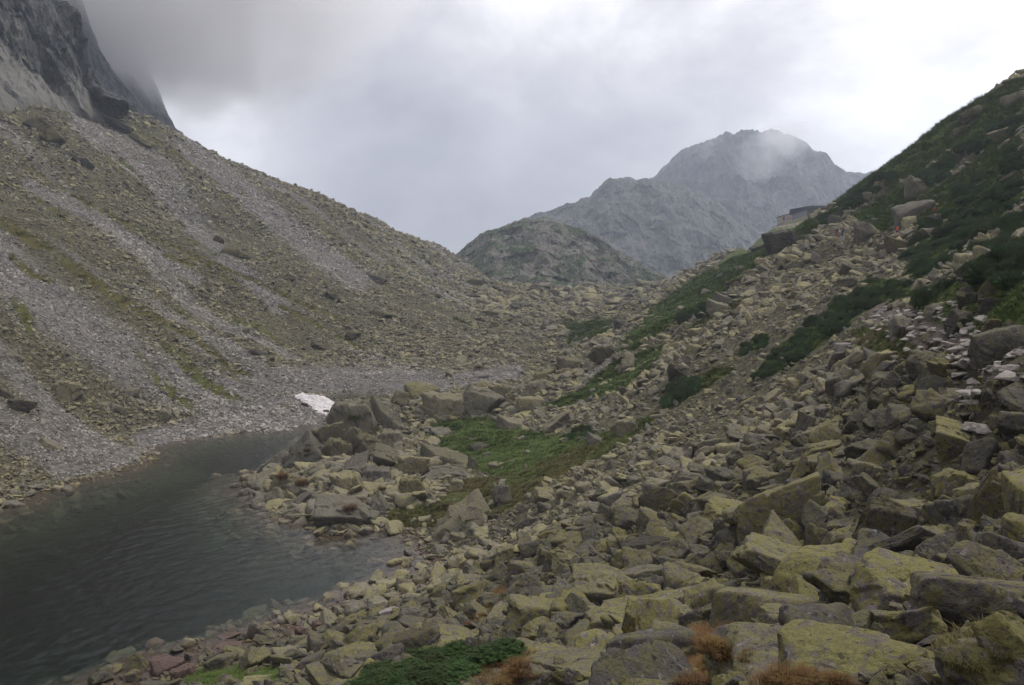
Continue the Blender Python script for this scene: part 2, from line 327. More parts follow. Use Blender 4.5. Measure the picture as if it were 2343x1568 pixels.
for x, y, z in [(0, 0, 23.3), (1.5, -2, 23.8), (-6, 6, 19.5), (-14, 12, 13), (-20, 5, 9), (10, -10, 27), (30, 0, 35), (60, -30, 52), (-30, -30, 9), (0, -30, 23), (50, 25, 42), (90, 60, 66), (140, 120, 92), (150, 180, 96), (38, 45, 33), (60, 62, 43),
                (-95, 60, 12), (-130, 60, 30), (-140, 120, 42), (-200, 160, 78), (-240, 220, 96), (-200, 300, 92), (-240, 400, 90), (-200, 500, 70), (-60, 520, 22), (0, 480, 18), (60, 470, 16), (120, 460, 20), (300, 500, 60), (40, 560, 5), (-100, 10, 14), (-60, -20, 8),
                (110, 330, 30), (90, 400, 22), (70, 300, 18), (230, 430, 60), (190, 480, 40), (160, 520, 30), (140, 250, 42), (175, 260, 52), (180, 330, 56), (230, 230, 72), (210, 330, 60), (-150, 420, 80), (-120, 450, 62), (-60, 490, 30), (-170, 380, 92), (300, 300, 60), (300, 100, 120), (250, 30, 130)]:
    P.append((x, y, z))
for q in [(50, 1300), (200, 1150), (300, 1300), (500, 1050), (650, 1010), (400, 1450), (200, 1500), (600, 1200), (700, 1350), (850, 1300), (80, 1480), (500, 1250), (400, 1130)]:
    a, b = ray(*q); d = -CH / b; P.append((float(a * d), d, -3.5))
P += [(-50, 40, -3), (-60, 60, -4)]
for x, y in LAKE: P.append((x, y, 0))
P = np.array(P, float)
def rbf_fit(P, c=4.0):
    n = len(P); D = np.sqrt(((P[:, None, :2] - P[None, :, :2]) ** 2).sum(-1) + c * c)
    A = np.zeros((n + 3, n + 3)); A[:n, :n] = -D + np.eye(n) * .35; A[:n, n] = 1; A[:n, n + 1:] = P[:, :2]; A[n:, :n] = A[:n, n:].T
    w = np.linalg.solve(A, np.concatenate([P[:, 2], [0, 0, 0]])); return w, c
RW = rbf_fit(P)
X0, Y0, X1, Y1 = -330., -60., 330., 600.
GX = np.arange(X0, X1 + .1, 1.5); GY = np.arange(Y0, Y1 + .1, 1.5)
def rbf_eval(x, y):
    w, c = RW; out = np.zeros(x.shape); xf = x.ravel(); yf = y.ravel(); o = np.zeros(xf.size)
    for s in range(0, xf.size, 20000):
        a = xf[s:s + 20000]; b = yf[s:s + 20000]
        D = np.sqrt((a[:, None] - P[None, :, 0]) ** 2 + (b[:, None] - P[None, :, 1]) ** 2 + c * c)
        o[s:s + 20000] = -D @ w[:-3] + w[-3] + w[-2] * a + w[-1] * b
    return o.reshape(x.shape)
gx, gy = np.meshgrid(GX, GY); GZ = rbf_eval(gx, gy)
ld = polydist(gx, gy, LAKE) * np.where(inpoly(gx, gy, LAKE), -1, 1); GLD = ld
GZ = np.where(ld < 0, np.minimum(GZ, 0) * sstep(-2, -20, ld) + np.maximum(ld * .32 * (1 - .62 * sstep(84, 62, gy)), -4.5) * .55, np.maximum(GZ, .28 * np.minimum(ld, 6)))
def bil(G, x, y):
    u = np.clip((np.asarray(x, float) - X0) / 1.5, 0, len(GX) - 1.001); v = np.clip((np.asarray(y, float) - Y0) / 1.5, 0, len(GY) - 1.001)
    i = u.astype(int); j = v.astype(int); fu = u - i; fv = v - j
    return (G[j, i] * (1 - fu) + G[j, i + 1] * fu) * (1 - fv) + (G[j + 1, i] * (1 - fu) + G[j + 1, i + 1] * fu) * fv
def H(x, y):
    x = np.asarray(x, float); y = np.asarray(y, float); z = bil(GZ, x, y); d = np.hypot(x, y); l = bil(GLD, x, y)
    a = np.clip(d / 130, .1, 1.6) * sstep(0, 9, np.abs(l)) * (.08 + .92 * sstep(25, 80, np.hypot(x - 165, y - 415))) * (.15 + .85 * sstep(12, 30, np.hypot(x - 81, y - 206)))
    z = z + a * (1.1 * fbm(x / 19, y / 19, x * 0, 3, 5) + .9 * fbm(x / 6, y / 6, x * 0, 3, 9, rough=.6))
    return z
def hit(qx, qy, dmax=620):
    "first place where the line of sight meets the land"
    a, b = ray(qx, qy); a = float(a); b = float(b)
    d = np.geomspace(2.2, dmax, 900); e = CH + b * d - H(a * d, d); k = np.nonzero(e < 0)[0]
    if len(k) == 0: return None
    k = k[0]
    if k == 0: return None
    t = e[k - 1] / (e[k - 1] - e[k]); dd = d[k - 1] + t * (d[k] - d[k - 1]); return np.array([a * dd, dd, float(H(a * dd, dd))])
def Hn(x, y, e=.8):
    return np.stack([H(x - e, y) - H(x + e, y), H(x, y - e) - H(x, y + e), np.full(np.shape(x), 2 * e)], -1)
# masks in the 2342 px wide view, turned into places on the land
GRASS = [[(985, 965), (1130, 958), (1200, 985), (1290, 1000), (1350, 1015), (1250, 1060), (1180, 1095), (1100, 1080), (1040, 1050), (985, 1010)],
         [(1240, 930), (1330, 890), (1400, 830), (1530, 785), (1500, 840), (1420, 900), (1300, 935)],
         [(1405, 805), (1500, 700), (1600, 630), (1700, 560), (1760, 520), (1860, 500), (1880, 530), (1750, 590), (1640, 690), (1540, 745), (1450, 800)],
         [(1950, 500), (1900, 470), (2000, 390), (2100, 320), (2200, 245), (2342, 175), (2342, 330), (2200, 450), (2080, 540), (2010, 520)],
         [(2080, 670), (2250, 640), (2342, 640), (2342, 740), (2250, 765), (2130, 740)], [(1290, 740), (1400, 735), (1390, 770), (1300, 790)],
         [(440, 1540), (560, 1525), (660, 1530), (640, 1568), (430, 1568)], [(1960, 480), (2080, 420), (2100, 480), (2040, 530), (1960, 530)]]
DRY = [[(1060, 1100), (1180, 1085), (1300, 1030), (1500, 945), (1440, 1015), (1300, 1085), (1180, 1160), (1070, 1215), (885, 1205), (900, 1160), (1000, 1150)],
       [(1950, 755), (2040, 745), (2130, 800), (2100, 835), (1980, 820)], [(2150, 1568), (2170, 1480), (2342, 1420), (2342, 1568)],
       [(1500, 900), (1640, 840), (1680, 850), (1540, 925)], [(1560, 760), (1620, 720), (1720, 680), (1700, 705), (1600, 760)]]
ORANGE = [[(1060, 1568), (1110, 1520), (1220, 1495), (1230, 1540), (1180, 1568)], [(1585, 1490), (1600, 1450), (1720, 1485), (1730, 1515)], [(1530, 1568), (1600, 1510), (1650, 1530), (1620, 1568)],
          [(1690, 1568), (1800, 1535), (1900, 1540), (1950, 1568)], [(1110, 1392), (1130, 1360), (1200, 1328), (1190, 1352)], [(1055, 1432), (1075, 1410), (1140, 1385), (1120, 1412)]]
PINE = [('on the steep bank above the stone trail', [(2075, 630), (2090, 545), (2140, 485), (2250, 400), (2342, 335), (2342, 450), (2300, 500), (2200, 585), (2110, 645)]),
        ('in the long dark belt running down beside the trail', [(1715, 875), (1780, 800), (1900, 705), (2000, 640), (2085, 650), (2085, 680), (1990, 708), (1900, 775), (1800, 845)]),
        ('in the thicket by the right edge above the stone steps', [(2250, 630), (2260, 570), (2342, 490), (2342, 650)]),
        ('in the small clump below the brown grass among the talus', [(1520, 930), (1530, 900), (1590, 870), (1605, 885), (1570, 915)]),
        ('in the low patch right of the green hollow', [(1280, 1022), (1300, 1002), (1352, 980), (1355, 994)]),
        ('in the bottom thicket under the layered boulders', [(800, 1568), (880, 1520), (960, 1492), (1060, 1475), (1160, 1470), (1170, 1495), (1070, 1540), (1000, 1568)]),
        ('on the rib above the moraine', [(1555, 735), (1580, 708), (1620, 703), (1625, 722)]),
        ('along the skyline of the right ridge beside the hut', [(1874, 520), (1900, 484), (2000, 412), (2060, 372), (2050, 420), (1960, 472), (1890, 515)]),
        ('beside the stone steps of the trail', [(2100, 685), (2180, 635), (2205, 650), (2110, 698)]),
        ('in the band crossing the upper right slope', [(2100, 410), (2250, 315), (2342, 262), (2342, 295), (2200, 390), (2120, 430)]),
        ('on the talus left of the dark belt', [(1680, 822), (1700, 790), (1760, 768), (1755, 790)])]
STREAK = [([(0, 505), (90, 560), (180, 622), (280, 690), (370, 735), (440, 765)], 15), ([(60, 385), (200, 465), (350, 545), (480, 600), (600, 650), (700, 700), (800, 735)], 6),
          ([(30, 590), (70, 625), (115, 645)], 11), ([(370, 735), (450, 775), (520, 835), (570, 860)], 10), ([(350, 540), (420, 580), (520, 640), (560, 665)], 5), ([(310, 300), (390, 345), (500, 420)], 4),
          ([(380, 585), (440, 610)], 7), ([(220, 340), (330, 430), (420, 520)], 4), ([(640, 700), (760, 760), (830, 800)], 6), ([(90, 460), (150, 500)], 8), ([(760, 480), (830, 515), (900, 545)], 7), ([(640, 1010), (600, 990)], 4)]
FRESH = [([(-40, 560), (80, 680), (200, 760), (330, 850), (460, 905), (600, 950), (740, 965)], 62), ([(430, 900), (640, 870), (820, 870), (1000, 880)], 34), ([(180, 280), (330, 400), (480, 560), (640, 700)], 22),
         ([(430, 340), (560, 440), (700, 560), (820, 640)], 30), ([(60, 420), (250, 520), (450, 640)], 14), ([(1380, 800), (1390, 840), (1350, 870)], 16), ([(1050, 870), (1180, 850)], 18), ([(330, 1010), (500, 975)], 28)]
EARTH = [([(2342, 905), (2260, 830), (2225, 800), (2190, 790), (2140, 760), (2060, 728), (2010, 712)], 24), ([(2342, 1568), (2290, 1555)], 30), ([(2080, 770), (2120, 800)], 10), ([(1770, 540), (1915, 543), (2000, 548), (2052, 543)], 3)]
def masks(x, y, z, nq=1.0):
    qx, qy = toQ(x, y, z); wob = 14 * fbm(x / 4, y / 4, z / 4, 3, 31); wx = qx + wob; wy = qy + 9 * fbm(x / 4, y / 4, z / 4, 3, 77)
    g = np.zeros(x.shape); dr = np.zeros(x.shape)
    for p in GRASS: g = np.maximum(g, inpoly(wx, wy, p) * 1.0)
    for p in DRY: i = inpoly(wx, wy, p); g = np.maximum(g, i * .92); dr = np.maximum(dr, i * (.35 + .6 * sstep(-.25, .3, fbm(x / 5, y / 5, z / 5, 3, 91))))
    for p in ORANGE: i = inpoly(wx, wy, p); g = np.maximum(g, i * .9); dr = np.maximum(dr, i)
    for n, p in PINE: i = inpoly(wx, wy, p); g = np.maximum(g, i * .85)
    up = inpoly(qx, qy, GRASS[3]); g = np.where(up, g * sstep(-.45, -.1, fbm(x / 9, y / 9, z / 9, 3, 55)), g)
    for l, w in STREAK:
        s = 1 - sstep(.4, 1.2, polydist(qx + wob * .4, qy, l, False) / w); s = s * sstep(-.8, -.1, fbm(x / 7, y / 7, z / 7, 3, 12)); g = np.maximum(g, s * .8); dr = np.maximum(dr, s * .75)
    f = np.zeros(x.shape); e = np.zeros(x.shape)
    for l, w in FRESH: f = np.maximum(f, 1 - sstep(.5, 1.3, polydist(qx + wob, qy, l, False) / w))
    left = (qx < 1080) & (z > .3) & (y > 60) & ~((qx > 540) & (qy > 905) & (y < 152))                                   # gullies that run down the left slope
    al = (x + 48) * .41 + (y - 128) * .91; dn = (x + 48) * -.91 + (y - 128) * .41
    f = np.where(left, np.maximum(f, .8 * sstep(.20, .42, fbm(al / 11, dn / 70, z * 0, 3, 3))), f)
    gl = sstep(.26, .45, fbm(al / 6, dn / 26, z * 0, 3, 44)) * sstep(-.2, .2, fbm(x / 40, y / 40, z * 0, 2, 8)); g = np.where(left, np.maximum(g, gl * .62), g); dr = np.where(left & (gl > .1), np.maximum(dr, .4), dr)
    for l, w in EARTH: e = np.maximum(e, 1 - sstep(.6, 1.2, polydist(qx + wob * .4, qy, l, False) / w))
    g = g * (1 - e) * (z > .15); return g, dr, np.clip(f, 0, 1) * (1 - g), e
def build_ground():
    r = [.4]
    while r[-1] < 640: r.append(r[-1] + min(max(.0065 * r[-1], .05), 1.0 if r[-1] > 120 else 9))
    r = np.array(r); th = np.radians(np.concatenate([np.linspace(-180, -46, 70), np.linspace(-45, 45, 1000), np.linspace(46, 180, 70)]))
    T, R = np.meshgrid(th, r); x = R * np.sin(T); y = R * np.cos(T); z = H(x, y)
    ld = bil(GLD, x, y); z = z + np.clip(R / 90, .05, .7) * .45 * fbm(x / 1.6, y / 1.6, z / 1.6, 3, 21, ridged=True) * sstep(.3, 3, np.abs(ld))
    V = np.stack([x, y, z], -1).reshape(-1, 3); m = mesh_np('hillside', V, grid_faces(len(th), len(r)), [M['ground']])
    g, d, f, e = masks(x.ravel(), y.ravel(), z.ravel())
    attr(m, 'grass', g); attr(m, 'dry', d); attr(m, 'fresh', f); attr(m, 'earth', e)
    tag(obj('hillside', m), kind='structure')
build_ground()
# ground sheet out to the horizon, well below the valley
MBg = MB(); MBg.poly([(-1440, -440, -12), (1590, -440, -12), (1590, 3040, -12), (-1440, 3040, -12)]); tag(MBg.build('ground', M['knob']), kind='structure')

# ---------------------------------------------------------------- mountains beyond
def resamp(pts, n):
    pts = np.array(pts, float); t = np.concatenate([[0], np.cumsum(np.linalg.norm(np.diff(pts, axis=0), axis=1))]); u = np.linspace(0, t[-1], n); return np.stack([np.interp(u, t, pts[:, k]) for k in range(3)], 1)
def ridge(name, crest, foot, nu, nv, amp, L, mat, seed, back=.8, prof=1.0, jag=.3):
    c = resamp([at(*p) for p in crest], nu); f = resamp([at(*p) for p in foot], nu)
    nb = nv // 3; V = []; W_ = []
    t = np.linspace(0, 1, nv)
    for w in list(t) + list(1 + np.linspace(0, 1, nb)[1:] * back):
        if w <= 1: p = f + (c - f) * w; p[:, 2] = f[:, 2] + (c[:, 2] - f[:, 2]) * w ** prof
        else: p = c + (c - f) * (w - 1); p[:, 2] = c[:, 2] - (c[:, 2] - f[:, 2]) * (w - 1) ** 1.1
        V.append(p); W_.append(np.full(nu, min(w, 1)))
    V = np.array(V); w = np.array(W_); x, y, z = V[..., 0], V[..., 1], V[..., 2]
    n1 = fbm(x / L, y / L, z / (2.2 * L), 6, seed, True, .52); n2 = fbm(x / L * 2.6, y / L * 2.6, z / L * 1.6, 5, seed + 5, False, .6)
    d = c - f; d = d / np.linalg.norm(d[:, :2], axis=1)[:, None]; fall = np.clip(w * 4, .15, 1) * np.where(w > .93, jag + (1 - jag) * (1 - w) / .07, 1)
    V[..., 0] += -d[:, 0] * n1 * amp * fall; V[..., 1] += -d[:, 1] * n1 * amp * fall; V[..., 2] += (n2 * .5 * amp) * fall
    m = mesh_np(name, V.reshape(-1, 3), grid_faces(nu, len(V)), [mat]); attr(m, 'w', w.ravel()); return tag(obj(name, m), kind='structure')
ridge('hill', [(980, 640, 640), (1030, 592, 630), (1060, 570, 630), (1130, 525, 635), (1190, 505, 640), (1250, 502, 650), (1330, 524, 640), (1400, 566, 620), (1480, 612, 590), (1545, 655, 560), (1640, 710, 540)],
      [(960, 700, 470), (1100, 690, 455), (1300, 690, 450), (1500, 690, 445), (1640, 740, 440)], 620, 300, 16, 30, M['knob'], 3, jag=.6)
ridge('mountain_ridge', [(1040, 600, 1350), (1130, 535, 1300), (1250, 481, 1300), (1350, 452, 1300), (1368, 435, 1315), (1390, 414, 1330), (1440, 409, 1340), (1490, 408, 1350), (1560, 425, 1370), (1640, 470, 1390), (1720, 540, 1390), (1850, 640, 1350)],
      [(1000, 700, 950), (1200, 690, 930), (1500, 690, 930), (1700, 690, 950), (1850, 720, 970)], 620, 260, 46, 85, M['mid'], 14, jag=.5)
ridge('far_mountain', [(1300, 520, 2000), (1440, 440, 2000), (1500, 406, 2000), (1525, 385, 2000), (1550, 355, 2000), (1600, 334, 2000), (1640, 322, 2000), (1700, 310, 2050), (1760, 297, 2050), (1820, 318, 2030), (1860, 342, 2000), (1890, 352, 2000), (1915, 380, 2000), (1950, 392, 2000), (2000, 398, 2000), (2120, 405, 2050), (2300, 430, 2100)],
      [(1300, 700, 1150), (1600, 700, 1100), (1800, 700, 1150), (2300, 720, 1200)], 760, 340, 95, 140, M['far'], 23, prof=1.25, jag=.6)
ridge('mountain', [(-420, -620, 330), (-150, -320, 330), (0, -200, 330), (90, -90, 322), (140, 0, 315), (168, 55, 312), (190, 100, 308), (205, 150, 304), (240, 195, 304), (286, 230, 312), (300, 250, 332), (320, 268, 348)],
      [(-420, 120, 190), (-150, 230, 215), (0, 300, 246), (70, 322, 258), (130, 335, 272), (200, 300, 296), (255, 292, 318), (300, 290, 338), (325, 285, 352)], 700, 420, 17, 24, M['cliff'], 31, back=.5, prof=.9, jag=.5)
ridge('mountain', [(60, -300, 520), (140, -140, 520), (200, 40, 510), (225, 110, 505), (255, 165, 500), (300, 215, 495), (330, 262, 490), (360, 300, 480)],
      [(60, 360, 420), (200, 380, 420), (300, 380, 425), (380, 380, 430)], 300, 240, 12, 30, M['cliff'], 41, jag=.5)
ridge('mountain', [(150, -260, 700), (260, -60, 700), (320, 110, 690), (350, 180, 680), (375, 240, 660), (400, 292, 640), (440, 325, 600), (520, 372, 560), (600, 425, 540)],
      [(150, 420, 520), (300, 430, 500), (500, 470, 480), (620, 500, 470)], 300, 240, 14, 34, M['cliff'], 47, jag=.5)

# ---------------------------------------------------------------- lake
def build_lake():
    t = NT('lake_water'); p = t.pos()
    n = t.math('ADD', t.noise(t.mapping(p, (1, 1.5, 1), (0, 0, .5)), 1.0, 4, .6, .5), t.math('MULTIPLY', t.noise(t.mapping(p, (1, 1.6, 1), (0, 0, -.3)), 3.2, 4, .65), .45))
    n = t.math('MULTIPLY', n, t.step(t.noise(t.mapping(p, (1, .35, 1), (0, 0, .6)), .06, 3), .35, .65, .55, 1.25)); b = t.bump(n, 1, .05); g = t.n('ShaderNodeBsdfGlossy'); g.inputs['Roughness'].default_value = .09; t.l(b, g.inputs['Normal']); g.inputs['Color'].default_value = (.97, .98, .98, 1)
    tr = t.n('ShaderNodeBsdfTransparent'); fr = t.n('ShaderNodeFresnel'); fr.inputs[0].default_value = 1.33; t.l(b, fr.inputs['Normal'])
    mx = t.n('ShaderNodeMixShader'); t.l(fr.outputs[0], mx.inputs[0]); t.l(tr.outputs[0], mx.inputs[1]); t.l(g.outputs[0], mx.inputs[2]); t.l(mx.outputs[0], t.out.inputs[0])
    va = t.n('ShaderNodeVolumeAbsorption'); va.inputs[0].default_value = (.34, .63, .50, 1); va.inputs[1].default_value = .33; t.l(va.outputs[0], t.out.inputs[1])
    xs = [p[0] for p in LAKE]; ys = [p[1] for p in LAKE]; X = np.arange(min(xs) - 2, max(xs) + 2, .21); Y = np.arange(min(ys) - 2, max(ys) + 2, .27)
    x, y = np.meshgrid(X, Y); gust = .7 + .45 * sstep(-.4, .4, fbm(x / 22, y / 9, x * 0, 3, 8)); u = x * .86 + y * .5; v = y * .86 - x * .5
    z = gust * (.055 * fbm(u / 1.3, v / .8, x * 0, 3, 2, rough=.62) + .042 * fbm(u / .7 + 7, v / .5, x * 0, 2, 12)); ny, nx = x.shape
    V = np.concatenate([np.stack([x, y, z], -1).reshape(-1, 3), np.array([[X[0], Y[0], -9], [X[-1], Y[0], -9], [X[-1], Y[-1], -9], [X[0], Y[-1], -9]])]); fc = [tuple(q) for q in grid_faces(nx, ny).tolist()]; B = nx * ny
    fc += [tuple([B + 1, B] + list(range(0, nx)))[::1], tuple([B + 3, B + 2] + [(ny - 1) * nx + i for i in range(nx - 1, -1, -1)]), tuple([B, B + 3] + [j * nx for j in range(ny - 1, -1, -1)]), tuple([B + 2, B + 1] + [j * nx + nx - 1 for j in range(ny)]), (B, B + 1, B + 2, B + 3)[::-1]]
    m = bpy.data.meshes.new('lake'); m.from_pydata(V.tolist(), [], fc); m.materials.append(t.m); m.polygons.foreach_set('use_smooth', [True] * (nx - 1) * (ny - 1) + [False] * 5); m.update(); tag(obj('lake', m), kind='structure')
build_lake()

# ================================================================ rocks
def ico(sub):
    t = (1 + 5 ** .5) / 2
    v = [(-1, t, 0), (1, t, 0), (-1, -t, 0), (1, -t, 0), (0, -1, t), (0, 1, t), (0, -1, -t), (0, 1, -t), (t, 0, -1), (t, 0, 1), (-t, 0, -1), (-t, 0, 1)]
    f = [(0, 11, 5), (0, 5, 1), (0, 1, 7), (0, 7, 10), (0, 10, 11), (1, 5, 9), (5, 11, 4), (11, 10, 2), (10, 7, 6), (7, 1, 8), (3, 9, 4), (3, 4, 2), (3, 2, 6), (3, 6, 8), (3, 8, 9), (4, 9, 5), (2, 4, 11), (6, 2, 10), (8, 6, 7), (9, 8, 1)]
    v = [np.array(a) / np.linalg.norm(a) for a in v]
    for _ in range(sub):
        c = {}; nf = []
        def mid(a, b):
            k = (min(a, b), max(a, b))
            if k not in c: m = v[a] + v[b]; v.append(m / np.linalg.norm(m)); c[k] = len(v) - 1
            return c[k]
        for a, b, d in f: ab, bd, da = mid(a, b), mid(b, d), mid(d, a); nf += [(a, ab, da), (b, bd, ab), (d, da, bd), (ab, bd, da)]
        f = nf
    return np.array(v), np.array(f)
ICO = {k: ico(k) for k in (3, 4, 5)}
def rock_verts(seed, kind, sub):
    "unit rock, extents about -.5 to .5; kinds: b block, s slab, r rounded, p pointed"
    r = np.random.default_rng(seed); D, Fc = ICO[sub]
    if kind == 'b': box, ncut, p, tw = (1, .8, .75), 7, 24, .24
    elif kind == 's': box, ncut, p, tw = (1, .75, .38), 7, 24, .2
    elif kind == 'r': box, ncut, p, tw = (1, .85, .72), 9, 11, .3
    else: box, ncut, p, tw = (.9, .7, .8), 5, 30, .3
    pl = []; box = np.array(box) * r.uniform(.8, 1.2, 3)
    for k in range(3):
        for sg_ in (-1, 1):
            n = np.zeros(3); n[k] = sg_; n = n + r.normal(0, tw, 3)
            if kind == 'p' and k < 2: n[2] += .62
            pl.append((n / np.linalg.norm(n), box[k] * r.uniform(.7, 1.1)))
    for _ in range(ncut):
        n = r.normal(0, 1, 3); n /= np.linalg.norm(n); pl.append((n, np.abs(n * box).sum() * r.uniform(.50, .78)))
    o = r.uniform(0, 90, 3); x, y, z = (D * 1.1 + o).T
    wp = np.stack([fbm(x * 1.3, y * 1.3, z * 1.3, 3, seed + k) for k in range(3)], 1); Dw = D + (.15 if kind == 'r' else .09) * wp; Dw = Dw / np.linalg.norm(Dw, axis=1)[:, None]
    q = 0
    for n, h in pl: q = q + np.maximum(Dw @ n / h, 0) ** p
    V = D * (q ** (-1 / p))[:, None]; x, y, z = (V + o).T
    # chipped facets: small cells, each with a plane of its own
    cc = r.normal(0, 1, (46, 3)); cc /= np.linalg.norm(cc, axis=1)[:, None]; Dj = D + .10 * np.stack([fbm(x * 5, y * 5, z * 5, 2, seed + 40 + k) for k in range(3)], 1)
    ci = np.argmax(Dj @ cc.T, 1); tl = r.normal(0, .16, (46, 3)); of = r.normal(0, .022, 46); a = of[ci] + ((D - cc[ci]) * tl[ci]).sum(1)
    if kind == 'r': a = a * .35
    a = a + .075 * fbm(x * 1.5, y * 1.5, z * 1.5, 3, seed) + .034 * fbm(x * 6, y * 6, z * 6, 4, seed + 3, rough=.65)
    st = r.normal(0, 1, 3); st /= np.linalg.norm(st); u = (V @ st) * r.uniform(3, 6) + .8 * fbm(x * 1.2, y * 1.2, z * 1.2, 2, seed + 8)
    a = a - .05 * np.exp(-((u - np.round(u)) / .10) ** 2) * sstep(0, .3, fbm(x, y, z, 2, seed + 4))       # cleavage cracks
    V = V * (1 + a)[:, None]; lo, hi = V.min(0), V.max(0); V = (V - (lo + hi) / 2) / (hi - lo); return V, Fc
SHP = {}
def rock_mesh(kind, i, mat, sub):
    k = (kind, i, mat, sub)
    if k not in SHP: V, Fc = rock_verts(1000 + i * 7 + ord(kind), kind, sub); SHP[k] = mesh_np('boulder_shape', V, Fc, [M[mat]])
    return SHP[k]
NB = {'b': 9, 's': 8, 'r': 6, 'p': 5}
